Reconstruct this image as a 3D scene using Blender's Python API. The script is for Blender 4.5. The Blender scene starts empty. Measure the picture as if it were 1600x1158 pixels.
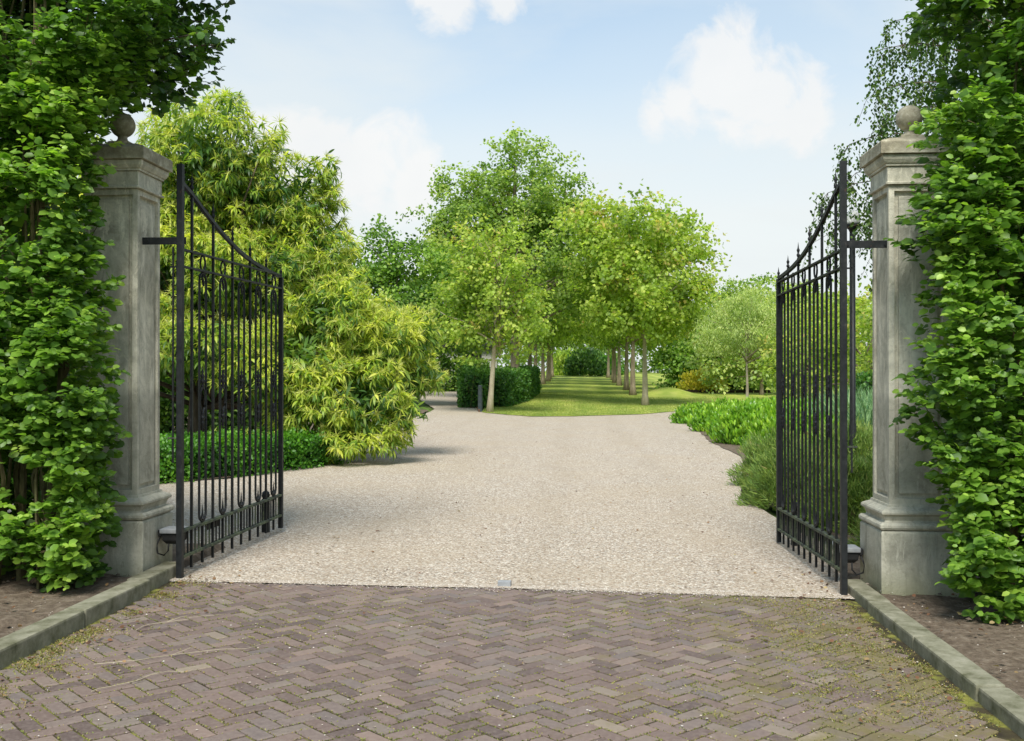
import bpy, bmesh, math, random
import numpy as np
from mathutils import Vector, Matrix, noise

R = math.radians
random.seed(7)
rng = np.random.default_rng(11)
scene = bpy.context.scene
COL = scene.collection

# ------------------------------------------------------------------ camera, sky, sun, exposure
cam_d = bpy.data.cameras.new("camera")
cam = bpy.data.objects.new("camera", cam_d)
COL.objects.link(cam)
cam_d.sensor_width = 36
cam_d.lens = 36.9
cam_d.clip_start = 0.1
cam_d.clip_end = 3000
cam.location = (0, 0, 1.6)
cam.rotation_euler = (R(90 + 0.31), 0, R(3.66))
scene.camera = cam

SUN_EL, SUN_AZ = R(52), R(183)          # azimuth measured clockwise from +Y
sun_dir = Vector((math.sin(SUN_AZ) * math.cos(SUN_EL), math.cos(SUN_AZ) * math.cos(SUN_EL), math.sin(SUN_EL)))
world = bpy.data.worlds.new("World")
scene.world = world
world.use_nodes = True


class NT:
    """small node-tree writer"""
    def __init__(s, tree):
        s.t = tree
        s.t.nodes.clear()

    def n(s, typ, **kw):
        nd = s.t.nodes.new(typ)
        for k, v in kw.items():
            if k.startswith('i_'):
                key = k[2:]
                key = int(key) if key.isdigit() else key.replace('_', ' ')
                s.set(nd, key, v)
            else:
                setattr(nd, k, v)
        return nd

    def set(s, nd, key, v):
        if hasattr(v, 'is_linked'):
            s.t.links.new(v, nd.inputs[key])
        elif isinstance(v, bpy.types.Node):
            s.t.links.new(v.outputs[0], nd.inputs[key])
        else:
            if isinstance(v, tuple) and len(v) == 3 and nd.inputs[key].type == 'RGBA':
                v = (*v, 1)
            nd.inputs[key].default_value = v

    def noise(s, vec, scale, detail=3, rough=.55, dist=0):
        nd = s.n('ShaderNodeTexNoise')
        s.set(nd, 'Scale', scale); s.set(nd, 'Detail', detail); s.set(nd, 'Roughness', rough); s.set(nd, 'Distortion', dist)
        if vec is not None: s.set(nd, 'Vector', vec)
        return nd.outputs['Fac']

    def ramp(s, fac, stops, mode='LINEAR'):
        nd = s.n('ShaderNodeValToRGB')
        nd.color_ramp.interpolation = mode
        el = nd.color_ramp.elements
        while len(el) < len(stops): el.new(.5)
        for e, (p, c) in zip(el, stops):
            e.position = p
            if not isinstance(c, tuple): c = (c, c, c)
            e.color = (*c, 1)
        s.set(nd, 'Fac', fac)
        return nd.outputs['Color']

    def math(s, op, a, b=0.0, clamp=False):
        nd = s.n('ShaderNodeMath'); nd.operation = op; nd.use_clamp = clamp
        s.set(nd, 0, a); s.set(nd, 1, b)
        return nd.outputs[0]

    def mix(s, fac, a, b, mode='MIX'):
        nd = s.n('ShaderNodeMix'); nd.data_type = 'RGBA'; nd.blend_type = mode
        s.set(nd, 0, fac); s.set(nd, 6, a); s.set(nd, 7, b)
        return nd.outputs[2]

    def mapping(s, vec, scale=(1, 1, 1), rot=(0, 0, 0), loc=(0, 0, 0)):
        nd = s.n('ShaderNodeMapping')
        s.set(nd, 'Vector', vec)
        nd.inputs['Scale'].default_value = scale; nd.inputs['Rotation'].default_value = rot; nd.inputs['Location'].default_value = loc
        return nd.outputs[0]

    def vmath(s, op, a, b=None):
        nd = s.n('ShaderNodeVectorMath'); nd.operation = op
        s.set(nd, 0, a)
        if b is not None: s.set(nd, 1, b)
        return nd


def build_world():
    w = NT(world.node_tree)
    sky = w.n('ShaderNodeTexSky', sky_type='NISHITA', sun_disc=False)
    sky.sun_elevation = SUN_EL; sky.sun_rotation = SUN_AZ
    sky.air_density = 1.0; sky.dust_density = 1.2; sky.ozone_density = 1.4
    tc = w.n('ShaderNodeTexCoord').outputs['Generated']
    sep = w.n('ShaderNodeSeparateXYZ'); w.set(sep, 0, tc)
    z = sep.outputs['Z']
    # clouds live on a high flat layer: direction divided by its height
    zz = w.math('ADD', w.math('MAXIMUM', z, 0.0), 0.16)
    dv = w.vmath('DIVIDE', tc, None)
    cmb = w.n('ShaderNodeCombineXYZ'); w.set(cmb, 0, zz); w.set(cmb, 1, zz); w.set(cmb, 2, zz)
    w.set(dv, 1, cmb.outputs[0])
    cv = dv.outputs[0]
    big = w.noise(cv, 1.15, 6, .55, .3)
    # two broad cumulus heads, placed as directions in the sky, their edge broken up by noise
    edge = w.noise(tc, 17.0, 10, .62, .5)
    blobs = None
    for (d, rad) in [((.137, 1.01, .288), .046), ((.172, 1.01, .262), .044), ((.205, 1.01, .240), .030), ((.090, 1.0, .256), .028), ((.072, 1.0, .246), .020),
                     ((-.240, .987, .222), .034), ((-.275, .985, .198), .048), ((-.205, .99, .200), .044), ((-.16, .99, .18), .03), ((-.125, 1.0, .365), .030), ((-.08, 1.0, .372), .024)]:
        v = Vector(d).normalized()
        ds = w.vmath('DISTANCE', w.vmath('NORMALIZE', tc).outputs[0], tuple(v)).outputs['Value']
        m = w.math('SUBTRACT', 1.0, w.math('DIVIDE', ds, rad * 1.35))
        blobs = m if blobs is None else w.math('MAXIMUM', blobs, m)
    bm_ = w.math('ADD', w.math('MULTIPLY', blobs, 0.9), w.math('MULTIPLY', w.math('SUBTRACT', edge, .5), 1.9))
    bmask = w.ramp(bm_, [(.08, 0), (0.46, 1)])
    nmask = w.ramp(big, [(0.46, 0), (0.62, .9)])
    veil = w.ramp(w.noise(cv, .6, 3, .5), [(0.3, .15), (0.65, .6)])
    low = w.ramp(z, [(0.0, 1.0), (0.15, .95), (0.215, .76), (0.27, .40), (0.33, .08), (0.7, .03)])
    skyc = w.mix(1.0, sky.outputs[0], (.44, .84, 1.00), 'MULTIPLY')
    skyc = w.mix(low, skyc, (4.55, 4.7, 4.62))
    skyc = w.mix(veil, skyc, (4.05, 4.45, 4.55))
    shade = w.mix(w.noise(tc, 12, 4), (4.35, 4.45, 4.5), (5.0, 4.95, 4.85))
    skyc = w.mix(w.math('MULTIPLY', nmask, .6), skyc, (4.15, 4.4, 4.45))
    skyc = w.mix(w.math('MULTIPLY', bmask, .85), skyc, shade)
    bg = w.n('ShaderNodeBackground')
    w.set(bg, 'Color', skyc); bg.inputs['Strength'].default_value = 0.1
    out = w.n('ShaderNodeOutputWorld')
    w.t.links.new(bg.outputs[0], out.inputs['Surface'])


build_world()
sl = bpy.data.lights.new("sun", 'SUN')
sl.energy = 2.8; sl.angle = R(24); sl.color = (1.0, .955, .88)
so = bpy.data.objects.new("sun", sl); COL.objects.link(so)
so.rotation_euler = (-sun_dir).to_track_quat('-Z', 'Y').to_euler()
scene.view_settings.view_transform = 'Standard'
scene.view_settings.look = 'None'
scene.view_settings.exposure = 1.0
scene.view_settings.gamma = 1
scene.view_settings.use_curve_mapping = False
scene.render.engine = 'CYCLES'
scene.cycles.max_bounces = 7
scene.cycles.diffuse_bounces = 4
scene.cycles.transmission_bounces = 4
scene.cycles.use_denoising = True


# ------------------------------------------------------------------ helpers
def H(x, y):
    """height of the terrain"""
    return -0.012 * max(-30, min(30, x)) + max(0.0, .0188 * (min(y, 170) - 45))


def Hn(x, y):
    return -0.012 * np.clip(x, -30, 30) + np.maximum(0, .0188 * (np.minimum(y, 170) - 45))


def tag(o, label=None, cat=None, group=None, kind=None):
    if label: o['label'] = label
    if cat: o['category'] = cat
    if group: o['group'] = group
    if kind: o['kind'] = kind
    return o


def empty(name, loc=(0, 0, 0), rz=0, **kw):
    o = bpy.data.objects.new(name, None)
    o.location = loc; o.rotation_euler = (0, 0, rz)
    COL.objects.link(o)
    return tag(o, **kw)


def link_mesh(name, me, mat=None, parent=None, **kw):
    o = bpy.data.objects.new(name, me)
    COL.objects.link(o)
    if mat and not me.materials: me.materials.append(mat)
    if parent: o.parent = parent
    return tag(o, **kw)


def np_mesh(name, V, F, tint=None, smooth=False):
    """V (N,3), F (M,k)"""
    V = np.ascontiguousarray(V, dtype=np.float32); F = np.ascontiguousarray(F, dtype=np.int32)
    me = bpy.data.meshes.new(name)
    k = F.shape[1]
    me.vertices.add(len(V)); me.vertices.foreach_set('co', V.ravel())
    me.loops.add(F.size); me.loops.foreach_set('vertex_index', F.ravel())
    me.polygons.add(len(F)); me.polygons.foreach_set('loop_start', np.arange(0, F.size, k, dtype=np.int32))
    if smooth: me.polygons.foreach_set('use_smooth', np.ones(len(F), dtype=bool))
    if tint is not None:
        a = me.attributes.new('tint', 'FLOAT', 'POINT')
        a.data.foreach_set('value', np.ascontiguousarray(tint, dtype=np.float32))
    me.update(calc_edges=True)
    return me


def unit(a):
    return a / np.maximum(np.linalg.norm(a, axis=-1, keepdims=True), 1e-9)


# leaf outlines: (along, across, lift) and triangles
T_OVAL = (np.array([(0, 0, 0), (.5, 0, .03), (1, 0, -.10), (.25, .36, .09), (.70, .36, .05), (.25, -.36, .09), (.70, -.36, .05)]),
          np.array([(0, 1, 3), (1, 4, 3), (1, 2, 4), (0, 5, 1), (1, 5, 6), (1, 6, 2)]))
T_LANCE = (np.array([(0, 0, 0), (.35, .11, .05), (.35, -.11, .05), (.7, .09, 0), (.7, -.09, 0), (1, 0, -.18)]),
           np.array([(0, 2, 1), (1, 2, 4), (1, 4, 3), (3, 4, 5)]))
T_KITE = (np.array([(0, 0, 0), (.5, .36, .1), (1, 0, -.05), (.5, -.36, .1)]), np.array([(0, 2, 1), (0, 3, 2)]))
T_LOBED = (np.array([(0, 0, 0), (.15, .48, .06), (.55, .30, .02), (.75, .42, .04), (1, 0, -.1), (.75, -.42, .04), (.55, -.30, .02), (.15, -.48, .06)]),
           np.array([(0, 2, 1), (0, 4, 2), (2, 4, 3), (0, 7, 6), (0, 6, 4), (6, 5, 4)]))
T_NEEDLE = (np.array([(0, .035, 0), (0, -.035, 0), (1, 0, 0)]), np.array([(0, 1, 2)]))


def leaf_geo(P, U, N, S, tmpl, tint=None, wid=1.0):
    """place a template at each P with blade axis U, face N, length S"""
    T, F = tmpl
    U = unit(U)
    Vv = unit(np.cross(N, U)); N = np.cross(U, Vv)
    S = np.asarray(S)[:, None, None]
    t = T[None]
    V = P[:, None] + S * (t[..., 0:1] * U[:, None] + wid * t[..., 1:2] * Vv[:, None] + t[..., 2:3] * N[:, None])
    n, k = len(P), len(T)
    Fa = (F[None] + (np.arange(n) * k)[:, None, None]).reshape(-1, 3)
    tt = None if tint is None else np.repeat(tint, k)
    return V.reshape(-1, 3), Fa, tt


def join_geo(parts):
    V, F, T, o = [], [], [], 0
    for v, f, t in parts:
        V.append(v); F.append(f + o); T.append(t if t is not None else np.zeros(len(v))); o += len(v)
    return np.concatenate(V), np.concatenate(F), np.concatenate(T)


class MB:
    """quads/tris collector for hard objects"""
    def __init__(s):
        s.v, s.f = [], []

    def add(s, vs, fs):
        o = len(s.v)
        s.v += [tuple(p) for p in vs]
        s.f += [tuple(i + o for i in f) for f in fs]
        return s

    def box(s, a, b):
        x0, y0, z0 = a; x1, y1, z1 = b
        return s.add([(x0, y0, z0), (x1, y0, z0), (x1, y1, z0), (x0, y1, z0), (x0, y0, z1), (x1, y0, z1), (x1, y1, z1), (x0, y1, z1)],
                     [(0, 3, 2, 1), (4, 5, 6, 7), (0, 1, 5, 4), (1, 2, 6, 5), (2, 3, 7, 6), (3, 0, 4, 7)])

    def tube(s, pts, rad, n=6, closed=False):
        pts = [Vector(p) for p in pts]
        if not hasattr(rad, '__len__'): rad = [rad] * len(pts)
        o = len(s.v); m = len(pts)
        ref = Vector((0.13, 0.31, 1)).normalized()
        for i, p in enumerate(pts):
            if closed: d = pts[(i + 1) % m] - pts[i - 1]
            else: d = pts[min(i + 1, m - 1)] - pts[max(i - 1, 0)]
            if d.length < 1e-9: d = Vector((0, 0, 1))
            d.normalize()
            r_ = ref if abs(d.dot(ref)) < .95 else Vector((1, .1, 0)).normalized()
            a = d.cross(r_).normalized(); b = d.cross(a)
            for k in range(n):
                t = 2 * math.pi * k / n
                s.v.append(tuple(p + (a * math.cos(t) + b * math.sin(t)) * rad[i]))
        for i in range(m if closed else m - 1):
            j = (i + 1) % m
            for k in range(n):
                l = (k + 1) % n
                s.f.append((o + i * n + k, o + i * n + l, o + j * n + l, o + j * n + k))
        if not closed:
            s.f.append(tuple(o + k for k in range(n))[::-1]); s.f.append(tuple(o + (m - 1) * n + k for k in range(n)))
        return s

    def lathe(s, prof, c=(0, 0, 0), n=16):
        o = len(s.v)
        for (r, z) in prof:
            for k in range(n):
                t = 2 * math.pi * k / n
                s.v.append((c[0] + r * math.cos(t), c[1] + r * math.sin(t), c[2] + z))
        for i in range(len(prof) - 1):
            for k in range(n):
                l = (k + 1) % n
                s.f.append((o + i * n + k, o + i * n + l, o + (i + 1) * n + l, o + (i + 1) * n + k))
        s.f.append(tuple(o + k for k in range(n))[::-1]); s.f.append(tuple(o + (len(prof) - 1) * n + k for k in range(n)))
        return s

    def square_lathe(s, prof, c=(0, 0, 0)):
        """prof = (half width, z)"""
        o = len(s.v)
        for (r, z) in prof:
            for (a, b) in ((-1, -1), (1, -1), (1, 1), (-1, 1)):
                s.v.append((c[0] + a * r, c[1] + b * r, c[2] + z))
        for i in range(len(prof) - 1):
            for k in range(4):
                l = (k + 1) % 4
                s.f.append((o + i * 4 + k, o + i * 4 + l, o + (i + 1) * 4 + l, o + (i + 1) * 4 + k))
        s.f.append((o + 3, o + 2, o + 1, o)); m = o + (len(prof) - 1) * 4
        s.f.append((m, m + 1, m + 2, m + 3))
        return s

    def mesh(s, name, smooth=False, bevel=0, recalc=True):
        me = bpy.data.meshes.new(name)
        me.from_pydata(s.v, [], s.f)
        if bevel or recalc:
            bm = bmesh.new(); bm.from_mesh(me)
            bmesh.ops.recalc_face_normals(bm, faces=bm.faces)
            if bevel:
                bmesh.ops.bevel(bm, geom=[e for e in bm.edges if len(e.link_faces) == 2 and e.calc_face_angle(0) > .5], offset=bevel, segments=2, affect='EDGES', profile=.6)
            bm.to_mesh(me); bm.free()
        if smooth:
            me.polygons.foreach_set('use_smooth', [True] * len(me.polygons))
        me.update()
        return me

    def build(s, name, mat, parent=None, smooth=False, bevel=0, **kw):
        return link_mesh(name, s.mesh(name, smooth, bevel), mat, parent, **kw)


def copy_tree(o, parent=None, loc=None, rz=None, scale=None, **kw):
    c = o.copy(); COL.objects.link(c)
    if parent: c.parent = parent
    if loc is not None: c.location = loc
    if rz is not None: c.rotation_euler = (0, 0, rz)
    if scale is not None: c.scale = scale
    for ch in o.children:
        copy_tree(ch, c)
    return tag(c, **kw)


# ------------------------------------------------------------------ materials
def new_mat(name):
    m = bpy.data.materials.new(name); m.use_nodes = True
    return m, NT(m.node_tree)


def finish(t, col, rough=.8, spec=.3, bump=None, bstr=.4, bdist=.01, metallic=0, extra=None):
    b = t.n('ShaderNodeBsdfPrincipled')
    t.set(b, 'Base Color', col); t.set(b, 'Roughness', rough)
    b.inputs['Specular IOR Level'].default_value = spec
    b.inputs['Metallic'].default_value = metallic
    if bump is not None:
        bn = t.n('ShaderNodeBump'); t.set(bn, 'Height', bump)
        bn.inputs['Strength'].default_value = bstr; bn.inputs['Distance'].default_value = bdist
        t.set(b, 'Normal', bn.outputs[0])
    o = t.n('ShaderNodeOutputMaterial')
    t.t.links.new((extra(b) if extra else b.outputs[0]), o.inputs['Surface'])
    return b


def leaf_mat(name, stops, trans=.4, rough=.5, spec=.35, tcol=1.25):
    """leaf colour from the per-leaf tint, each leaf slightly different, light passing through the blade"""
    m, t = new_mat(name)
    at = t.n('ShaderNodeAttribute', attribute_name='tint').outputs['Fac']
    geo = t.n('ShaderNodeNewGeometry')
    pos = t.n('ShaderNodeTexCoord').outputs['Object']
    f = t.math('ADD', at, t.math('MULTIPLY', t.math('SUBTRACT', t.noise(pos, 1.3, 2), .5), .35))
    col = t.ramp(f, stops)
    isl = t.math('ADD', t.math('MULTIPLY', geo.outputs['Random Per Island'], .5), .75)
    cc = t.n('ShaderNodeCombineXYZ'); [t.set(cc, i, isl) for i in range(3)]
    col = t.mix(1.0, col, cc.outputs[0], 'MULTIPLY')
    under = t.mix(1.0, col, (1.05, 1.08, 1.5), 'MULTIPLY')
    col2 = t.mix(geo.outputs['Backfacing'], col, under)

    def ex(b):
        tr = t.n('ShaderNodeBsdfTranslucent')
        t.set(tr, 'Color', t.mix(1.0, col, (tcol * 1.15, tcol * 1.25, tcol * .5), 'MULTIPLY'))
        mx = t.n('ShaderNodeMixShader'); mx.inputs[0].default_value = trans
        t.t.links.new(b.outputs[0], mx.inputs[1]); t.t.links.new(tr.outputs[0], mx.inputs[2])
        return mx.outputs[0]
    finish(t, col2, rough, spec, extra=ex)
    return m


def mat_bark(name, a, b, scale=8):
    m, t = new_mat(name)
    p = t.n('ShaderNodeTexCoord').outputs['Object']
    n = t.noise(t.mapping(p, (1, 1, .25)), scale, 5, .65)
    finish(t, t.ramp(n, [(.3, a), (.7, b)]), .9, .15, n, .6, .02)
    return m


def mat_stone(name):
    m, t = new_mat(name)
    tc = t.n('ShaderNodeTexCoord').outputs['Object']
    sep = t.n('ShaderNodeSeparateXYZ'); t.set(sep, 0, tc)
    z = sep.outputs['Z']
    # wear: vertical runs, blotches, lichen
    runs = t.noise(t.mapping(tc, (7, 7, .7)), 1.6, 6, .65, .5)
    blot = t.noise(tc, 3.2, 6, .68, .6)
    fine = t.noise(tc, 42, 4, .7)
    col = t.ramp(blot, [(.30, (.17, .165, .135)), (.44, (.30, .29, .245)), (.56, (.40, .385, .33)), (.70, (.50, .48, .415))])
    col = t.mix(t.ramp(runs, [(.52, 0), (.66, .5)]), col, (.16, .155, .13))
    col = t.mix(t.ramp(runs, [(.32, .65), (.43, 0)]), col, (.56, .54, .47))
    flake = t.noise(t.mapping(tc, (1, 1, .55)), 10, 8, .72, .8)
    col = t.mix(t.ramp(flake, [(.56, 0), (.60, .6)]), col, (.47, .45, .385))
    col = t.mix(t.ramp(flake, [(.36, .55), (.41, 0)]), col, (.20, .195, .165))
    # darker weathering below a wavy tide line
    edge = t.math('ADD', z, t.math('MULTIPLY', t.math('SUBTRACT', t.noise(tc, 2.5, 3), .5), .16))
    tide = t.ramp(edge, [(0.0, 1), (.145, 1), (.16, .0)])   # in units scaled below
    mr = t.n('ShaderNodeMapRange'); t.set(mr, 0, edge); mr.inputs[1].default_value = 1.46; mr.inputs[2].default_value = 1.52
    mr.inputs[3].default_value = .36; mr.inputs[4].default_value = 0
    col = t.mix(mr.outputs[0], col, (.13, .135, .12))
    # cap stone: lichen and soot
    mc = t.n('ShaderNodeMapRange'); t.set(mc, 0, edge); mc.inputs[1].default_value = 3.22; mc.inputs[2].default_value = 3.29
    mc.inputs[3].default_value = 0; mc.inputs[4].default_value = .85
    col = t.mix(mc.outputs[0], col, t.ramp(t.noise(tc, 11, 5, .7), [(.3, (.10, .085, .06)), (.52, (.20, .18, .135)), (.66, (.33, .31, .25)), (.8, (.5, .49, .44))]))
    # green algae near the soil
    mg = t.n('ShaderNodeMapRange'); t.set(mg, 0, edge); mg.inputs[1].default_value = .02; mg.inputs[2].default_value = .26
    mg.inputs[3].default_value = .75; mg.inputs[4].default_value = 0
    col = t.mix(mg.outputs[0], col, (.13, .135, .075))
    col = t.mix(t.ramp(fine, [(.55, 0), (.75, .35)]), col, (.12, .115, .10))
    col = t.mix(1.0, col, (1.60, 1.57, 1.47), 'MULTIPLY')
    finish(t, col, .92, .15, t.math('ADD', fine, t.math('MULTIPLY', blot, .6)), .6, .010)
    return m


def mat_metal():
    m, t = new_mat('black paint')
    tc = t.n('ShaderNodeTexCoord').outputs['Object']
    n = t.noise(tc, 18, 5, .7)
    col = t.ramp(n, [(.35, (.007, .008, .009)), (.62, (.016, .018, .019)), (.78, (.05, .05, .042))])
    rn = t.noise(tc, 6, 7, .75)
    col = t.mix(t.ramp(rn, [(.62, 0), (.70, .7)]), col, (.10, .045, .022))
    finish(t, col, t.ramp(n, [(.3, .42), (.7, .65)]), .32, n, .2, .002)
    return m


def mat_rail():
    m, t = new_mat('mossy black paint')
    tc = t.n('ShaderNodeTexCoord').outputs['Object']
    n = t.noise(tc, 12, 5, .7)
    col = t.ramp(n, [(.4, (.03, .034, .032)), (.58, (.09, .11, .06)), (.75, (.17, .19, .12))])
    finish(t, col, .75, .3, n, .2, .002)
    return m


def mat_gravel():
    m, t = new_mat('gravel')
    tc = t.n('ShaderNodeTexCoord').outputs['Object']
    dist = t.vmath('ADD', tc, None)
    nz = t.n('ShaderNodeTexNoise'); t.set(nz, 'Vector', tc); nz.inputs['Scale'].default_value = 60
    sc = t.vmath('SCALE', nz.outputs['Color']); sc.inputs['Scale'].default_value = .012
    t.set(dist, 1, sc.outputs[0])
    v = t.n('ShaderNodeTexVoronoi', feature='F1'); t.set(v, 'Vector', dist.outputs[0]); v.inputs['Scale'].default_value = 62
    sp = t.n('ShaderNodeSeparateColor'); t.set(sp, 0, v.outputs['Color'])
    c = t.ramp(sp.outputs[0], [(0, (.17, .135, .105)), (.16, (.30, .25, .20)), (.36, (.42, .35, .285)), (.56, (.51, .44, .37)),
                               (.74, (.40, .38, .35)), (.88, (.60, .55, .49)), (1, (.78, .75, .69))])
    gap = t.ramp(v.outputs['Distance'], [(.45, 0), (.95, .75)])
    c = t.mix(gap, c, (.13, .105, .08))
    big = t.noise(tc, .55, 4, .6, .5)
    c = t.mix(t.ramp(big, [(.42, 0), (.75, .45)]), c, (.40, .33, .245))
    mid = t.noise(tc, 5, 4, .6)
    c = t.mix(t.ramp(mid, [(.52, 0), (.8, .35)]), c, (.29, .235, .17))
    # wheel runs towards the lawn: slightly darker, finer stone
    sx = t.n('ShaderNodeSeparateXYZ'); t.set(sx, 0, tc)
    wob = t.math('ADD', sx.outputs['X'], t.math('MULTIPLY', t.noise(tc, .25, 2), 1.6))
    tr = t.math('SINE', t.math('MULTIPLY', wob, 3.7))
    c = t.mix(t.ramp(tr, [(.55, 0), (.95, .16)]), c, (.30, .25, .19))
    c = t.mix(1.0, c, (1.0, .965, .905), 'MULTIPLY')
    h = t.math('ADD', t.math('SUBTRACT', 1.0, v.outputs['Distance']), t.math('MULTIPLY', mid, 1.5))
    finish(t, c, .88, .25, h, .7, .012)
    return m


def mat_simple(name, stops, scale, bstr=.5, bdist=.02, rough=.9, detail=6, spec=.2, mp=(1, 1, 1)):
    m, t = new_mat(name)
    tc = t.n('ShaderNodeTexCoord').outputs['Object']
    n = t.noise(t.mapping(tc, mp), scale, detail, .65)
    finish(t, t.ramp(n, stops), rough, spec, n, bstr, bdist)
    return m


def mat_lawn():
    m, t = new_mat('mown lawn')
    tc = t.n('ShaderNodeTexCoord').outputs['Object']
    sep = t.n('ShaderNodeSeparateXYZ'); t.set(sep, 0, tc)
    s = t.math('SINE', t.math('MULTIPLY', t.math('ADD', sep.outputs['X'], t.math('MULTIPLY', t.noise(tc, .3, 2), .5)), 3.6))
    n = t.noise(t.mapping(tc, (1, .5, 1)), 1.1, 5, .65)
    f = t.noise(tc, 30, 3, .7)
    c = t.ramp(n, [(.3, (.19, .26, .035)), (.5, (.30, .35, .06)), (.72, (.44, .43, .12))])
    c = t.mix(t.math('MULTIPLY', t.math('ADD', s, 1), .17), c, (.10, .18, .03))
    c = t.mix(t.ramp(f, [(.5, 0), (.8, .5)]), c, (.06, .08, .02))
    finish(t, c, .85, .2, f, .6, .03)
    return m


def mat_brick():
    m, t = new_mat('clinker')
    tc = t.n('ShaderNodeTexCoord').outputs['Object']
    # world position for patches (bricks are flat pieces at their own place), per brick colour
    at = t.n('ShaderNodeAttribute', attribute_name='tint').outputs['Fac']
    oi = t.n('ShaderNodeObjectInfo').outputs['Random']
    geo = t.n('ShaderNodeNewGeometry')
    pos = geo.outputs['Position']
    r = t.math('FRACT', t.math('ADD', t.math('MULTIPLY', at, 7.31), oi))
    c = t.ramp(r, [(0, (.11, .085, .080)), (.25, (.165, .125, .112)), (.5, (.20, .155, .138)), (.65, (.155, .135, .13)), (.82, (.235, .18, .155)),
                   (.97, (.19, .165, .145)), (.995, (.24, .205, .17)), (1, (.29, .25, .19))])
    g = t.noise(pos, 38, 5, .7)
    c = t.mix(t.ramp(g, [(.45, 0), (.8, .5)]), c, (.31, .275, .24))
    c = t.mix(t.ramp(g, [(.2, .55), (.42, 0)]), c, (.07, .055, .05))
    # moss film, heavier towards the right gate
    sx = t.n('ShaderNodeSeparateXYZ'); t.set(sx, 0, pos)
    mr = t.n('ShaderNodeMapRange'); t.set(mr, 0, sx.outputs['X']); mr.inputs[1].default_value = -.6; mr.inputs[2].default_value = 1.7
    mr.inputs[3].default_value = -.10; mr.inputs[4].default_value = .14
    ms = t.math('ADD', t.noise(pos, 2.6, 6, .72, .4), mr.outputs[0])
    c = t.mix(t.ramp(ms, [(.54, 0), (.72, .75)]), c, (.17, .155, .055))
    c = t.mix(1.0, c, (.86, .80, .765), 'MULTIPLY')
    finish(t, c, t.ramp(g, [(.3, .6), (.7, .85)]), .3, g, .35, .004)
    return m


M = {}
M['stone'] = mat_stone('weathered pillar stone')
M['metal'] = mat_metal()
M['rail'] = mat_rail()
M['gravel'] = mat_gravel()
M['lawn'] = mat_lawn()
M['brick'] = mat_brick()
M['joint'] = mat_simple('mossy joint', [(.32, (.028, .022, .014)), (.5, (.055, .045, .022)), (.6, (.17, .17, .035)), (.75, (.25, .23, .06))], 5, .8, .01, detail=7)
M['moss'] = leaf_mat('moss blades', [(0, (.07, .08, .02)), (.35, (.17, .19, .035)), (.65, (.28, .25, .06)), (1, (.28, .18, .08))], .25)
M['kerb'] = mat_simple('kerb concrete', [(.30, (.075, .075, .04)), (.42, (.15, .145, .095)), (.56, (.22, .21, .15)), (.72, (.30, .28, .22))], 7, .8, .012, detail=9)
M['soil'] = mat_simple('dry soil', [(.25, (.055, .038, .026)), (.5, (.13, .098, .070)), (.68, (.20, .16, .12)), (.8, (.30, .26, .21))], 16, .9, .03, detail=8)
M['ground'] = mat_simple('rough grass', [(.3, (.045, .075, .012)), (.6, (.10, .14, .03)), (.8, (.15, .15, .05))], 2.5, .6, .05)
M['litter'] = leaf_mat('fallen leaves', [(0, (.07, .035, .02)), (.4, (.17, .08, .04)), (.7, (.25, .15, .07)), (1, (.36, .28, .13))], .15)
M['stones'] = leaf_mat('loose stones', [(0, (.20, .16, .13)), (.3, (.32, .26, .20)), (.6, (.42, .36, .30)), (1, (.66, .62, .56))], 0, .8)
M['hedge'] = leaf_mat('hedge leaf', [(0, (.045, .10, .016)), (.25, (.085, .18, .024)), (.5, (.15, .28, .034)), (.75, (.25, .40, .05)), (1, (.38, .50, .10))], .45, .42, .38)
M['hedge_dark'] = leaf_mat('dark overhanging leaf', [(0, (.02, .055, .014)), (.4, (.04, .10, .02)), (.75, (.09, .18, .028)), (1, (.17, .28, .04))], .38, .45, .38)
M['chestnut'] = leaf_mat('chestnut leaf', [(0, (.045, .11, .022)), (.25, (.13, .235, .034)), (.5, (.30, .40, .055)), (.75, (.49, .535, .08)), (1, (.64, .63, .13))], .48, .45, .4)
M['catkin'] = leaf_mat('cream catkin', [(0, (.33, .39, .065)), (.5, (.56, .565, .125)), (1, (.72, .70, .26))], .35, .7)
M['plane'] = leaf_mat('plane leaf', [(0, (.09, .16, .03)), (.35, (.23, .33, .05)), (.65, (.38, .48, .08)), (.88, (.50, .54, .12)), (1, (.52, .40, .14))], .52, .5)
M['poplar'] = leaf_mat('tall tree leaf', [(0, (.08, .15, .04)), (.4, (.21, .32, .065)), (.75, (.35, .45, .09)), (1, (.46, .50, .13))], .5, .5)
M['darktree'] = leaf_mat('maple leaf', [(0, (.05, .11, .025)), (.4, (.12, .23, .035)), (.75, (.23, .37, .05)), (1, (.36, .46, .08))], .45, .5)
M['willow'] = leaf_mat('willow leaf', [(0, (.18, .27, .07)), (.5, (.36, .45, .13)), (1, (.55, .58, .22))], .45, .55)
M['birch'] = leaf_mat('birch leaf', [(0, (.030, .075, .016)), (.5, (.08, .15, .03)), (1, (.20, .28, .05))], .4, .5)
M['laurel'] = leaf_mat('laurel leaf', [(0, (.045, .13, .012)), (.4, (.13, .29, .018)), (.75, (.27, .45, .03)), (1, (.42, .56, .06))], .38, .35, .45)
M['box'] = leaf_mat('box leaf', [(0, (.018, .07, .008)), (.5, (.06, .19, .012)), (1, (.15, .33, .02))], .35, .45)
M['beech'] = leaf_mat('clipped beech leaf', [(0, (.02, .065, .014)), (.5, (.055, .15, .02)), (1, (.13, .25, .03))], .3, .5)
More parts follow.
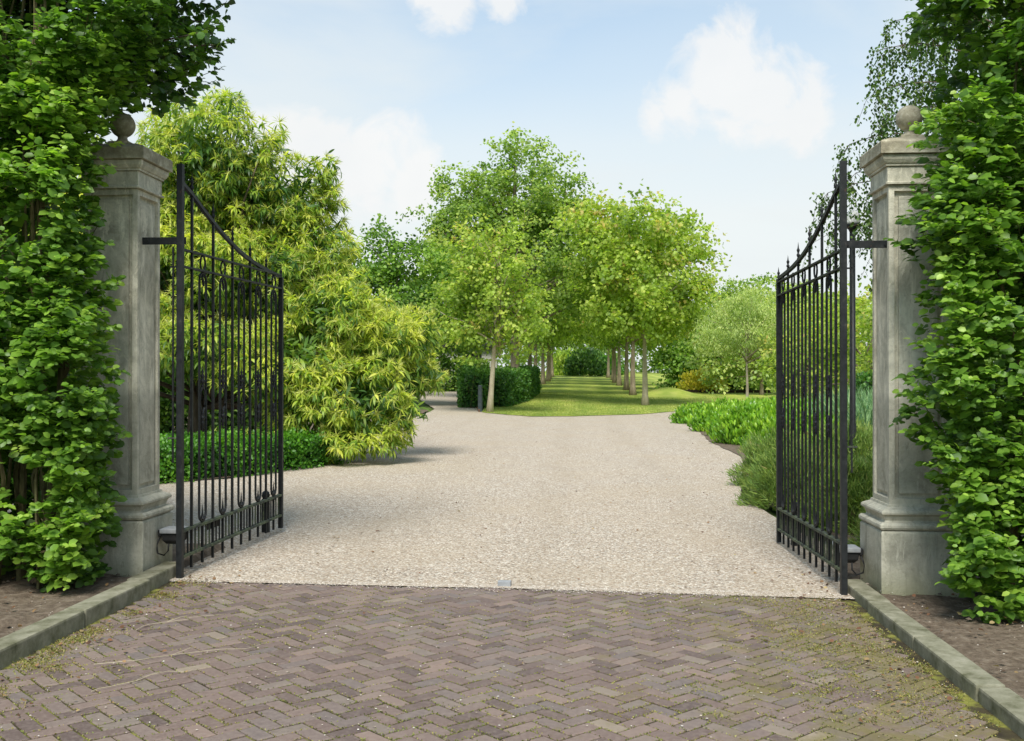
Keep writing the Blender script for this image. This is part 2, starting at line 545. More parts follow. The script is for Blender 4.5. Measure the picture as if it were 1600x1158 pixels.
M['yew'] = leaf_mat('juniper needle', [(0, (.05, .10, .02)), (.5, (.14, .23, .04)), (.85, (.27, .34, .07)), (1, (.25, .17, .08))], .3, .6)
M['reed'] = leaf_mat('reed blade', [(0, (.10, .20, .09)), (.5, (.19, .33, .14)), (1, (.32, .43, .20))], .35, .5)
M['yellow'] = leaf_mat('yellow shrub leaf', [(0, (.18, .21, .03)), (.6, (.45, .42, .04)), (1, (.65, .50, .06))], .4, .5)
M['wood_far'] = leaf_mat('distant leaf', [(0, (.06, .12, .03)), (.5, (.15, .24, .05)), (1, (.30, .36, .09))], .45, .6)
M['grass'] = leaf_mat('grass blade', [(0, (.12, .19, .025)), (.6, (.24, .29, .05)), (1, (.38, .36, .12))], .35, .6)
M['bark'] = mat_bark('brown bark', (.045, .034, .024), (.14, .11, .08))
M['bark_pale'] = mat_bark('pale bark', (.26, .22, .15), (.48, .42, .31), 5)
M['bark_mid'] = mat_bark('grey brown bark', (.13, .105, .07), (.34, .28, .20), 5)
M['birch_bark'] = mat_bark('white bark', (.08, .075, .07), (.6, .58, .54), 4)
M['twig'] = mat_bark('hedge twig', (.06, .05, .025), (.17, .15, .07), 30)
M['white'] = mat_simple('opal glass', [(.3, (.72, .72, .70)), (.7, (.80, .80, .78))], 3, .05, .001, .35)
M['grey_lid'] = mat_simple('grey plastic', [(.3, (.20, .21, .22)), (.7, (.33, .34, .35))], 14, .1, .001, .5)
M['black_plastic'] = mat_simple('black plastic', [(.3, (.012, .012, .013)), (.7, (.03, .03, .03))], 9, .1, .001, .5)
M['render'] = mat_simple('pale render', [(.3, (.42, .40, .35)), (.7, (.52, .50, .44))], 2, .1, .01)
M['dark_wood'] = mat_simple('dark boards', [(.3, (.02, .019, .018)), (.7, (.05, .045, .04))], 6, .3, .01, mp=(1, 1, 8))
M['timber'] = mat_simple('dark timber', [(.3, (.022, .016, .010)), (.7, (.06, .045, .03))], 5, .4, .01)
M['rust'] = mat_simple('rusted edging', [(.3, (.16, .07, .03)), (.7, (.36, .18, .08))], 7, .3, .01)
M['galv'] = mat_simple('grey green post', [(.3, (.03, .04, .045)), (.7, (.07, .085, .09))], 6, .1, .002, .5)


# ------------------------------------------------------------------ terrain, drive, lawn, beds, paving
def sheet(name, poly, off, mat, jag=0, step=.6, inner=0, **kw):
    """flat sheet laid on the terrain; its outline is broken up by `jag` metres"""
    pts = []
    n = len(poly)
    for i in range(n):
        a, b = Vector(poly[i]), Vector(poly[(i + 1) % n])
        L = (b - a).length
        m = max(1, int(L / step)) if jag else 1
        nrm = Vector((-(b - a).y, (b - a).x)).normalized()
        for k in range(m):
            p = a.lerp(b, k / m)
            if jag:
                p = p + nrm * jag * 2 * noise.noise(Vector((p.x * 1.7, p.y * 1.7, off)))
            pts.append(p)
    bm = bmesh.new()
    vs = [bm.verts.new((p.x, p.y, 0)) for p in pts]
    f = bm.faces.new(vs)
    bmesh.ops.triangulate(bm, faces=[f])
    for co, no in (((0, 45, 0), (0, 1, 0)), ((0, 170, 0), (0, 1, 0)), ((30, 0, 0), (1, 0, 0)), ((-30, 0, 0), (1, 0, 0))):
        bmesh.ops.bisect_plane(bm, geom=bm.verts[:] + bm.edges[:] + bm.faces[:], plane_co=co, plane_no=no)
    for v in bm.verts: v.co.z = H(v.co.x, v.co.y) + off
    for f in bm.faces:
        if f.normal.z < 0: f.normal_flip()
    bmesh.ops.recalc_face_normals(bm, faces=bm.faces)
    if sum(f.normal.z for f in bm.faces) < 0: bmesh.ops.reverse_faces(bm, faces=bm.faces)
    me = bpy.data.meshes.new(name); bm.to_mesh(me); bm.free()
    return link_mesh(name, me, mat, kind='structure', **kw)


sheet('ground', [(-900, -900), (900, -900), (900, 1200), (-900, 1200)], -.06, M['ground'])
DRIVE = [(-3.2, 7.81), (-.6, 7.86), (2.1, 7.76), (2.5, 9.0), (2.25, 11.4), (2.2, 14.4), (2.5, 16.5), (3.0, 18.6), (3.3, 20.6), (3.42, 22.5), (3.38, 26.5), (3.6, 32), (3.95, 38), (4.2, 40.8), (5.3, 49.6),
         (2.6, 46), (-.1, 43), (-1.8, 42.2), (-3.6, 44.8), (-4.35, 46.6), (-6.3, 62), (-6.5, 73), (-14, 73), (-9.4, 60), (-6.5, 47), (-5.5, 28), (-4.6, 19.2), (-5.2, 15.4),
         (-6.2, 14.2), (-9, 12.2), (-9, 9.2), (-3.4, 9.0)]
sheet('gravel_drive', DRIVE, .007, M['gravel'], jag=.02, step=.3)
LAWN = [(-4.1, 44.3), (-3.2, 42.6), (-1.85, 40.6), (-.2, 41.6), (2.58, 44.7), (5.2, 49.3), (12, 56), (30, 62), (30, 168), (-30, 168), (-5.6, 80), (-4.3, 47)]
sheet('lawn', LAWN, .025, M['lawn'], jag=.06, step=.5)
sheet('soil_bed', [(2.3, 14.3), (3.3, 21.6), (3.25, 26.5), (4.1, 41), (6.5, 47), (16, 47), (16, 9), (2.7, 9)], .02, M['soil'], jag=.04, step=.5)
sheet('planting_bed', [(-6.2, 14.25), (-5.2, 15.5), (-4.7, 19.2), (-5.4, 28), (-6.6, 46), (-24, 46), (-24, 12.3), (-9, 12.3)], .02, M['soil'], jag=.04, step=.5)


def bumpy(name, x0, x1, y0, y1, z, amp, mat, fall, **kw):
    nx, ny = int((x1 - x0) / .07), int((y1 - y0) / .07)
    xs, ys = np.linspace(x0, x1, nx), np.linspace(y0, y1, ny)
    X, Y = np.meshgrid(xs, ys)
    Z = np.array([[noise.fractal(Vector((x * 3.1, y * 3.1, 2)), 1, 2, 4) for x in xs] for y in ys]) * amp
    e = np.minimum.reduce([np.clip((Y - y0) / .3, 0, 1), np.clip((y1 - Y) / .3, 0, 1), np.clip((x1 - X) / .05 if fall < 0 else (x1 - X) / .4, 0, 1),
                           np.clip((X - x0) / .4 if fall < 0 else (X - x0) / .05, 0, 1)])
    Z = Hn(X, Y) - .07 + (z + .07 + Z) * e
    V = np.stack([X, Y, Z], -1).reshape(-1, 3)
    i = np.arange(ny - 1)[:, None] * nx + np.arange(nx - 1)[None]
    F = np.stack([i, i + 1, i + nx + 1, i + nx], -1).reshape(-1, 4)
    return link_mesh(name, np_mesh(name, V, F, smooth=True), mat, kind='structure', **kw)


bumpy('soil_verge', -9.5, -3.15, 2.5, 9.6, .05, .03, M['soil'], -1)
bumpy('soil_verge', 2.08, 9.0, 2.5, 9.9, .03, .03, M['soil'], 1)


# kerbs: blocks laid end to end
def kerb(x_face, side, y0, y1, label, h):
    root = empty('stone_kerb', (x_face, y0, H(x_face, y0)), label=label, cat='kerb')
    y = 0
    L = 1.0
    while y < y1 - y0 - .05:
        e = min(y + L, y1 - y0)
        b = MB(); w = .15
        b.box((min(0, side * w), y + .006, -.15), (max(0, side * w), e - .006, h + random.uniform(-.004, .004)))
        me = b.mesh('kerb_block', bevel=.014)
        o = link_mesh('kerb_block', me, M['kerb'], root)
        o.rotation_euler = (0, R(random.uniform(-.5, .5)), R(random.uniform(-.25, .25)))
        y = e
    return root


kerb(-3.10, -1, 2.4, 8.14, 'pale stone kerb running along the left edge of the brick paving', .10)
kerb(1.985, 1, 2.4, 8.2, 'mossy stone kerb running along the right edge of the brick paving', .075)

# herringbone clinker paving
sheet('paving', [(-3.12, -6), (2.0, -6), (2.0, 7.93), (-.5, 8.02), (-3.12, 7.93)], -.0075, M['joint'])
pav = bpy.data.objects['paving']
cell = .092
n_ = 2
c45 = math.cos(R(45))
specs = []
for i in range(-90, 110):
    for j in range(-90, 110):
        d = (i - j) % (2 * n_)
        if d == 0: cx, cy, a = i + n_ / 2, j + .5, 0
        elif d == 2 * n_ - 1: cx, cy, a = i + .5, j + n_ / 2, 90
        else: continue
        x = (cx - cy) * c45 * cell - .55; y = (cx + cy) * c45 * cell + 5.2
        lim = 7.93 + .05 * math.sin(x * 1.3 + 1)
        if 3.4 < y < lim and -3.06 < x < 1.95: specs.append((x, y, a + 45))


def brick_pts(rs):
    L, W, Hh = n_ * cell / 2 - .0055, cell / 2 - .0055, .05
    b = .005
    jt = lambda: rs.uniform(-.002, .002)
    top = [(sx * (L - b) + jt(), sy * (W - b) + jt(), 0) for sx, sy in ((-1, -1), (1, -1), (1, 1), (-1, 1))]
    mid = [(sx * L, sy * W, -b) for sx, sy in ((-1, -1), (1, -1), (1, 1), (-1, 1))]
    bot = [(sx * L, sy * W, -Hh) for sx, sy in ((-1, -1), (1, -1), (1, 1), (-1, 1))]
    v = top + mid + bot
    f = [(0, 1, 2, 3)] + [(4 + k, 4 + (k + 1) % 4, (k + 1) % 4, k) for k in range(4)] + [(8 + k, 8 + (k + 1) % 4, 4 + (k + 1) % 4, 4 + k) for k in range(4)]
    return v, f


rs = random.Random(3)
tv = [brick_pts(rs) for _ in range(8)]
tmes = []
for v, f in tv:
    me = bpy.data.meshes.new('brick'); me.from_pydata(v, [], f); me.materials.append(M['brick']); me.update()
    tmes.append(me)
# nearest to the photograph's lower edge show largest
th = R(3.66)
def cam_uz(x, y):
    return x * math.cos(th) + y * math.sin(th), -x * math.sin(th) + y * math.cos(th)
def inview(x, y):
    u, z_ = cam_uz(x, y)
    return z_ > 4.5 and abs(u / z_) < .50
vis = sorted([s for s in specs if inview(s[0], s[1])], key=lambda s: cam_uz(s[0], s[1])[1])[:300]
near = set(vis)
bv, bf = [], []
bt = []
for s in specs:
    x, y, a = s
    dz = rs.uniform(-.0022, .0028) + .001 * noise.noise(Vector((x * 1.2, y * 1.2, 0)))
    tilt = (R(rs.uniform(-1.2, 1.2)), R(rs.uniform(-.7, .7)), R(a + rs.uniform(-1.4, 1.4)))
    z = H(x, y) + dz
    if s in near:
        o = bpy.data.objects.new('brick', rs.choice(tmes)); COL.objects.link(o)
        o.parent = pav; o.location = (x, y, z); o.rotation_euler = tilt
    else:
        v, f = rs.choice(tv)
        mm = Matrix.Translation((x, y, z)) @ (Matrix.Rotation(tilt[2], 4, 'Z') @ Matrix.Rotation(tilt[1], 4, 'Y') @ Matrix.Rotation(tilt[0], 4, 'X'))
        o_ = len(bv)
        bv += [tuple(mm @ Vector(p)) for p in v]; bf += [tuple(k + o_ for k in ff) for ff in f]
        bt += [rs.random()] * len(v)
me = bpy.data.meshes.new('brickwork'); me.from_pydata(bv, [], bf)
at_ = me.attributes.new('tint', 'FLOAT', 'POINT'); at_.data.foreach_set('value', bt)
link_mesh('brickwork', me, M['brick'], pav, kind='stuff')


# loose gravel stones, moss, litter
def scatter_stones(name, xy, size, mat, zoff=.0, **kw):
    n = len(xy)
    T = np.array([(1, 0, 0), (-1, 0, 0), (0, 1, 0), (0, -1, 0), (0, 0, 1), (0, 0, -1)], float)
    F = np.array([(0, 2, 4), (2, 1, 4), (1, 3, 4), (3, 0, 4)])
    sc = np.stack([size, size * rng.uniform(.6, 1, n), size * rng.uniform(.3, .6, n)], -1)
    a = rng.uniform(0, 6.3, n)
    V = T[None] * sc[:, None] * rng.uniform(.75, 1.2, (n, 6, 1))
    X = V[..., 0] * np.cos(a)[:, None] - V[..., 1] * np.sin(a)[:, None]
    Y = V[..., 0] * np.sin(a)[:, None] + V[..., 1] * np.cos(a)[:, None]
    P = np.stack([X + xy[:, :1], Y + xy[:, 1:2], V[..., 2] + (Hn(xy[:, 0], xy[:, 1]) + zoff)[:, None]], -1)
    Fa = (F[None] + (np.arange(n) * 6)[:, None, None]).reshape(-1, 3)
    tint = np.repeat(rng.random(n), 6)
    return link_mesh(name, np_mesh(name, P.reshape(-1, 3), Fa, tint), mat, kind='stuff', **kw)


def in_poly(x, y, poly):
    ins = np.zeros(len(x), bool)
    n = len(poly)
    for i in range(n):
        (x0, y0), (x1, y1) = poly[i], poly[(i + 1) % n]
        c = ((y0 > y) != (y1 > y)) & (x < (x1 - x0) * (y - y0) / (y1 - y0 + 1e-12) + x0)
        ins ^= c
    return ins


N = 90000
yy = 7.8 + (rng.random(N) ** 1.9) * 16
xx = rng.uniform(-7, 3.6, N)
ok = in_poly(xx, yy, DRIVE)
xy = np.stack([xx[ok], yy[ok]], -1)
scatter_stones('loose_gravel', xy, rng.uniform(.006, .013, len(xy)) * (1 + (xy[:, 1] - 8) * .035), M['stones'], .003,
               label='small pale stones covering the gravel drive', cat='gravel')
N = 9000
xy = np.stack([rng.uniform(-3.05, 1.93, N), 7.94 - np.abs(rng.normal(0, .055, N)) * (1 + .8 * np.sin(np.arange(N)))], -1)
xy2 = np.stack([rng.uniform(-3.05, 1.93, 500), rng.uniform(4.4, 7.9, 500)], -1)
xy = np.concatenate([xy, xy2])
scatter_stones('spilled_gravel', xy, rng.uniform(.003, .008, len(xy)), M['stones'], .006, label='stray gravel spilled over the brick paving', cat='gravel')
xy = np.concatenate([np.stack([rng.uniform(-5.5, -3.3, 2500), rng.uniform(4.8, 8.9, 2500)], -1), np.stack([rng.uniform(2.15, 5, 3500), rng.uniform(4.8, 8.9, 3500)], -1)])
sz = rng.uniform(.003, .010, len(xy)); sz[::40] = .022
scatter_stones('soil_crumbs', xy, sz, M['soil'], .055, label='crumbs of dry soil and grit on the verges', cat='soil crumbs')
scatter_stones('soil_grit', xy[::9] + .02, sz[::9] * .8, M['stones'], .06, label='pale grit lying on the bare soil verges', cat='grit')


def blades(xy, z, length, tint, spread=.8, tmpl=T_NEEDLE, wid=1.0):
    n = len(xy)
    P = np.concatenate([xy, z[:, None]], 1)
    U = unit(np.stack([rng.normal(0, spread, n), rng.normal(0, spread, n), np.ones(n)], -1))
    Nn = unit(rng.normal(0, 1, (n, 3)))
    return leaf_geo(P, U, Nn, length, tmpl, tint, wid)


# moss in joints: follows the joints between bricks, patchy
pts, tn = [], []
for (x, y, a) in specs:
    u, zc = cam_uz(x, y)
    p = .46 + .9 * noise.noise(Vector((x * .9, y * 1.1, 5))) + .26 * max(0, x + .2) / 2
    if x < -2.2: p += .35 * (-2.2 - x) / .8 * (.5 + noise.noise(Vector((x, y * 2, 9))))
    k = int(max(0, p) * 60)
    ca, sa = math.cos(R(a)), math.sin(R(a))
    for _ in range(k):
        s = rs.choice((-1, 1)); l = rs.uniform(-.5, .5) * n_ * cell; w_ = s * cell / 2 + rs.gauss(0, .004 + .012 * max(0, p - .5))
        if rs.random() < .25: l, w_ = s * n_ * cell / 2 + rs.gauss(0, .003), rs.uniform(-.5, .5) * cell
        pts.append((x + l * ca - w_ * sa, y + l * sa + w_ * ca)); tn.append(min(1, max(0, .35 + rs.gauss(0, .17) + (.25 if noise.noise(Vector((x * 2, y * 2, 3))) > .12 else 0))))
pts = np.array(pts); tn = np.array(tn)
g = blades(pts, Hn(pts[:, 0], pts[:, 1]) - .003, rng.uniform(.006, .014, len(pts)), tn, 1.6, T_KITE, .8)
link_mesh('moss', np_mesh('moss', *g), M['moss'], kind='stuff', label='yellow green moss growing in the brick joints', cat='moss')

# drifts of dead moss and leaves along both kerbs
dp, dt = [], []
for _ in range(420):
    side = rs.random()
    if side < .5: cx, cy = -3.02 + abs(rs.gauss(0, .12)), rs.uniform(4.6, 8.0)
    else: cx, cy = 1.55 + rs.gauss(0, .33), rs.uniform(5, 7.9)
    if cx > 1.93: cx = 1.9
    if side < .5 and noise.noise(Vector((0, cy * 2.2, 1))) < -.05: continue
    for _ in range(44):
        dp.append((cx + rs.gauss(0, .035), cy + rs.gauss(0, .05))); dt.append(min(1, max(0, rs.gauss(.6, .22))))
dp = np.array(dp); dp[:, 0] = np.clip(dp[:, 0], -3.08, 1.96)
g = blades(dp, Hn(dp[:, 0], dp[:, 1]) + .0, rng.uniform(.006, .019, len(dp)), np.array(dt), 1.8, T_KITE, .55)
link_mesh('dead_moss', np_mesh('dead_moss', *g), M['moss'], kind='stuff', label='tan clumps of dead moss drifted along the kerbs', cat='moss')


def lay_leaves(name, xy, zoff, size, mat, **kw):
    n = len(xy)
    P = np.concatenate([xy, (Hn(xy[:, 0], xy[:, 1]) + zoff)[:, None]], 1)
    a = rng.uniform(0, 6.28, n)
    U = np.stack([np.cos(a), np.sin(a), rng.normal(0, .25, n)], -1)
    Nn = np.stack([rng.normal(0, .35, n), rng.normal(0, .35, n), np.ones(n)], -1)
    V, F, T = leaf_geo(P, U, Nn, size, T_OVAL, rng.random(n), 1.0)
    return link_mesh(name, np_mesh(name, V, F, T), mat, kind='stuff', **kw)


a = np.stack([-3.03 + np.abs(rng.normal(0, .28, 170)), rng.uniform(4.6, 8.1, 170)], -1)
b = np.stack([1.92 - np.abs(rng.normal(0, .3, 160)), rng.uniform(4.9, 8.9, 160)], -1)
c = np.stack([rng.uniform(-3, 1.9, 16), rng.uniform(4.6, 7.9, 16)], -1)
d = np.stack([rng.uniform(-5, 3, 900), 8.2 + rng.random(900) ** 1.3 * 26], -1)
d = d[in_poly(d[:, 0], d[:, 1], DRIVE)]
lay_leaves('leaf_litter', np.concatenate([a, b, c, d]), .014, rng.uniform(.012, .034, len(a) + len(b) + len(c) + len(d)), M['litter'],
           label='small fallen leaves scattered on the paving and gravel', cat='leaf litter')
e = np.concatenate([np.stack([rng.uniform(-5, -3.3, 160), rng.uniform(5, 8.6, 160)], -1), np.stack([rng.uniform(2.15, 4.2, 170), rng.uniform(5, 8.6, 170)], -1)])
lay_leaves('dry_leaves', e, .075, rng.uniform(.015, .045, len(e)), M['litter'], label='dry brown leaves scattered over the soil verges', cat='leaf litter')

for (p0, p1, lab) in [((-2.55, 5.55), (-1.85, 6.05), 'thin tan twig lying on the bricks near the left kerb'),
                      ((-2.75, 6.35), (-2.35, 6.75), 'short dry twig lying on the bricks below the left gate'),
                      ((-2.45, 5.05), (-2.05, 5.5), 'forked brown twig on the bricks closest to the lower left corner')]:
    b = MB(); P0, P1 = Vector((*p0, H(*p0) + .012)), Vector((*p1, H(*p1) + .014))
    pts_ = [P0.lerp(P1, t) + Vector((rs.gauss(0, .03), rs.gauss(0, .03), abs(rs.gauss(0, .003)))) for t in [i / 7 for i in range(8)]]
    b.tube(pts_, [.0024 - .0002 * i for i in range(8)], 5)
    b.tube([pts_[3], pts_[3] + Vector((.05, .09, .01)), pts_[3] + Vector((.07, .16, .005))], [.002, .0017, .001], 4)
    root = empty('fallen_twig', (0, 0, 0), label=lab, cat='twig', group='twigs on the paving')
    b.build('stem', M['bark_pale'], root)

# ------------------------------------------------------------------ gate pillars
def pillar(x, y, zg, label, seed):
    root = empty('gate_pillar', (x, y, zg), label=label, cat='gate pillar', group='stone gate pillars')
    w = .295
    b = MB().square_lathe([(w, -.25), (w, .485), (w - .004, .497), (w - .012, .503)]); b.build('plinth', M['stone'], root, bevel=.006)
    prof = [(w - .02, .503), (w + .0, .512), (w + .008, .527), (w + .006, .545), (w - .008, .560), (w - .034, .563), (w - .04, .575), (w - .034, .59), (w - .028, .607),
            (w - .012, .62), (w - .006, .624), (w - .006, .638), (w - .014, .650), (w - .05, .668), (w - .062, .672), (w - .066, .69)]
    MB().square_lathe(prof).build('base_moulding', M['stone'], root)
    # shaft with sunk panels on its four faces
    s = .216
    bm = bmesh.new()
    bmesh.ops.create_cube(bm, size=1)
    for v in bm.verts:
        v.co.x *= 2 * s; v.co.y *= 2 * s; v.co.z = .69 if v.co.z < 0 else 3.045
    sides = [f for f in bm.faces if abs(f.normal.z) < .1]
    r_ = bmesh.ops.inset_individual(bm, faces=sides, thickness=.058, depth=0)
    sides = [f for f in bm.faces if abs(f.normal.z) < .1 and f.calc_area() > .3 and abs(f.calc_center_median().z - 1.87) < .3 and all(abs(v.co.z - .69) > .02 for v in f.verts)]
    bmesh.ops.inset_individual(bm, faces=sides, thickness=.007, depth=-.030)
    me = bpy.data.meshes.new('shaft'); bm.to_mesh(me); bm.free()
    link_mesh('shaft', me, M['stone'], root)
    for k in range(4):
        b = MB().box((-s + .076, -s + .012, .69 + .078), (s - .076, -s + .034, 3.045 - .078))
        p = b.build('panel', M['stone'], root, bevel=.002); p.rotation_euler = (0, 0, k * math.pi / 2)
    MB().square_lathe([(s - .006, 3.045), (s - .006, 3.050), (s + .024, 3.052), (s + .024, 3.066), (s + .010, 3.074), (s + .010, 3.180), (s + .002, 3.185)]).build('frieze', M['stone'], root)
    MB().square_lathe([(s + .002, 3.185), (s + .024, 3.187), (s + .024, 3.200), (s + .034, 3.206), (s + .050, 3.232), (s + .054, 3.262), (s + .040, 3.268)]).build('cornice', M['stone'], root)
    MB().square_lathe([(s + .040, 3.268), (s + .076, 3.270), (s + .076, 3.355), (s + .066, 3.368), (s - .02, 3.402), (s - .15, 3.418), (.07, 3.424)]).build('cap_slab', M['stone'], root, bevel=.003)
    MB().square_lathe([(.085, 3.42), (.085, 3.445), (.075, 3.452)]).build('finial_foot', M['stone'], root)
    fin = MB().lathe([(.068, 3.452), (.05, 3.462), (.04, 3.475), (.036, 3.49), (.042, 3.505)], n=20).build('finial_neck', M['stone'], root, smooth=True)
    prof = [(.098 * math.sin(t), 3.59 - .098 * math.cos(t)) for t in [R(8 + i * 172 / 16) for i in range(17)]]
    MB().lathe(prof, n=28).build('finial_ball', M['stone'], root, smooth=True)
    return root


pillar(-3.311 - .295, 7.79 + .295, -.005, 'grey stone gate pillar with ball finial beside the left gate leaf', 1)
pillar(2.203 + .295, 7.83 + .295, -.035, 'grey stone gate pillar with ball finial beside the right gate leaf', 2)


# ------------------------------------------------------------------ gates
def gate(name_label, hinge, far, mirror, post_side, dz_far):
    """hinge, far: ground points of the two stiles"""
    hx, hy, hz = hinge
    d = Vector((far[0] - hx, far[1] - hy)); L = d.length
    root = empty('gate_leaf', (hx, hy, hz), math.atan2(d.y, d.x), label=name_label, cat='gate', group='iron gate leaves standing open')
    m, mr = M['metal'], M['rail']
    u = L / 11
    sag = dz_far
    S = lambda s: sag * s / L
    MB().box((-.023, -.023, .0), (.023, .023, 3.24)).build('hinge_stile', m, root, bevel=.003)
    st = MB().box((L - .021, -.021, .07 + S(L)), (L + .021, .021, 2.585)).build('meeting_stile', m, root, bevel=.003)
    spear(L, 2.585, 2.70, root)
    for z0, mm, hh in ((.20, mr, .010), (.40, mr, .010), (2.452, m, .007), (2.583, m, .007)):
        b = MB(); x1 = L - .022; x0 = .024
        b.add([(x0, -.02, z0 - hh), (x1, -.02, z0 - hh + sag), (x1, .02, z0 - hh + sag), (x0, .02, z0 - hh), (x0, -.02, z0 + hh), (x1, -.02, z0 + hh + sag), (x1, .02, z0 + hh + sag), (x0, .02, z0 + hh)],
              [(0, 3, 2, 1), (4, 5, 6, 7), (0, 1, 5, 4), (1, 2, 6, 5), (2, 3, 7, 6), (3, 0, 4, 7)])
        b.build('rail', mm, root)
    # sweeping flat top bar
    prof = [(0, 3.10), (1, 3.04), (2, 2.955), (3, 2.88), (4, 2.81), (5, 2.75), (6, 2.70), (7, 2.663), (8, 2.635), (9, 2.615), (10, 2.60), (11, 2.59)]
    b = MB(); vs, fs = [], []
    for i, (k, z) in enumerate(prof):
        x = min(max(k * u, .022), L - .02)
        for (yy_, dz) in ((-.014, -.016), (.014, -.016), (.014, .016), (-.014, .016)):
            vs.append((x, yy_, z + dz))
        if i:
            o = 4 * (i - 1)
            for q in range(4): fs.append((o + q, o + (q + 1) % 4, o + 4 + (q + 1) % 4, o + 4 + q))
    fs += [(0, 1, 2, 3), tuple(len(vs) - 4 + q for q in range(4))]
    b.add(vs, fs).build('top_bar', m, root)
    def cz(k):
        for (a_, za), (b_, zb) in zip(prof, prof[1:]):
            if a_ <= k <= b_: return za + (zb - za) * (k - a_) / (b_ - a_)
    tips = {1: 3.20, 3: 3.03, 5: 2.90, 7: 2.81, 9: 2.745}
    for k in (1, 3, 5, 7, 9):
        x = k * u
        o = MB().box((x - .0095, -.0095, .085 + S(x)), (x + .0095, .0095, cz(k) + .03)).build('bar', m, root)
        spear(x, cz(k) + .03, tips[k] + .02, o)
    for k in (2, 4, 6, 8, 10):
        x = k * u; w = .066
        lz = .42 + S(x); hz_ = 2.44
        pts = [(x - w, 0, hz_ - w)] 
        pts += [(x + w * math.cos(t), 0, hz_ - w + w * math.sin(t)) for t in [math.pi - i * math.pi / 8 for i in range(1, 8)]]
        pts += [(x + w, 0, hz_ - w), (x + w, 0, lz + w)]
        pts += [(x + w * math.cos(t), 0, lz + w + w * math.sin(t)) for t in [-i * math.pi / 8 for i in range(1, 8)]]
        pts += [(x - w, 0, lz + w)]
        MB().tube(pts, .0105, 6, closed=True).build('hairpin_bar', m, root)
        # curl hanging under the arch
        b = MB().tube([(x, 0, hz_), (x - .012, 0, hz_ - .04), (x + .01, 0, hz_ - .07), (x + .014, 0, hz_ - .10), (x, 0, hz_ - .12)], [.010, .009, .012, .008, .003], 6)
        b.build('drop', m, root)
        # spike and leg under the hairpin
        b = MB().lathe([(.012, 0), (.02, .02), (.012, .04), (.008, .06), (.001, .14)], (x, 0, lz + .0), 8)
        b.build('spike', m, root)
        MB().box((x - .009, -.009, .085 + S(x)), (x + .009, .009, lz)).build('leg', m, root)
        # ring between the two upper rails
        pts = [(x + .050 * math.cos(t), 0, 2.517 + .060 * math.sin(t)) for t in [i * math.pi / 7 for i in range(14)]]
        MB().tube(pts, .0085, 6, closed=True).build('ring', m, root)
        # mid height ornament: pointed oval between leafy knops
        zc = 1.41
        orn = empty_part('ornament', root)
        pts = [(x + .050 * math.cos(t), 0, zc + .10 * math.sin(t)) for t in [i * math.pi / 8 for i in range(16)]]
        MB().tube(pts, .0080, 6, closed=True).build('oval', m, orn, smooth=True)
        for sg in (1, -1):
            pr = [(.006, .09), (.02, .10), (.026, .112), (.014, .128), (.03, .14), (.034, .152), (.016, .168), (.022, .182), (.026, .192), (.012, .21), (.016, .225), (.006, .245), (.001, .27)]
            MB().lathe([(r_ * .68, sg * z_) for r_, z_ in pr], (x, 0, zc), 8).build('knop', m, orn, smooth=True)
    # short thin pickets between the lower rails
    for k in range(11):
        for q in (1, 2):
            x = (k + q / 3) * u
            MB().box((x - .0055, -.0055, .21 + S(x)), (x + .0055, .0055, .39 + S(x))).build('picket', mr if k % 3 else m, root)
    # second upright carried outside the hinge stile, with its link and strap to the pillar
    s = post_side
    MB().box((.0, s * .055, .93), (.012, s * .067, 2.60)).build('hinge_rod', m, root)
    MB().box((-.006, s * .0, 1.115), (.018, s * .10, 1.127)).build('rod_link', M['rail'], root)
    MB().box((0, s * .02, 2.44), (.014, s * .085, 2.452)).build('rod_link', m, root)
    # lock plate below the lower rail, drop latch at the end
    MB().box((2.55 * u, s * .012, .33), (3.8 * u, s * .022, .385)).build('latch_plate', m, root, bevel=.003)
    MB().box((L - .16, s * .022, .36 + sag), (L - .06, s * .04, .40 + sag)).build('latch', m, root, bevel=.003)
    return root


def empty_part(name, parent):
    o = bpy.data.objects.new(name, None); COL.objects.link(o); o.parent = parent
    return o


def spear(x, z0, z1, parent):
    h = z1 - z0
    b = MB().lathe([(.006, 0), (.014, .12 * h), (.016, .2 * h), (.007, .3 * h), (.012, .42 * h), (.015, .5 * h), (.007, .62 * h), (.004, .8 * h), (.0008, h)], (x, 0, z0), 8)
    return b.build('spear_tip', M['metal'], parent, smooth=True)


gate('black wrought iron gate leaf swung open beside the left pillar', (-3.076, 7.93, .0), (-2.963, 10.28), 1, 1, .02)
gate('black wrought iron gate leaf swung open beside the right pillar', (1.955, 7.92, -.045), (1.925, 10.29), -1, -1, -.03)


def strap(x0, x1, y, z, label):
    b = MB().box((0, -.006, -.028), (x1 - x0, .006, .028))
    root = empty('hinge_strap', (x0, y, z), label=label, cat='hinge strap', group='iron straps tying the gates to the pillars')
    b.build('plate', M['metal'], root, bevel=.002)
    b2 = MB()
    for xx_ in (.06, x1 - x0 - .06): b2.tube([(xx_, -.012, 0), (xx_, .0, 0)], .012, 8)
    b2.build('bolt', M['metal'], root)


strap(-3.42, -3.055, 7.99, 2.655, 'black iron strap holding the left gate leaf to its pillar')
strap(1.94, 2.34, 7.99, 2.585, 'black iron strap holding the right gate leaf to its pillar')


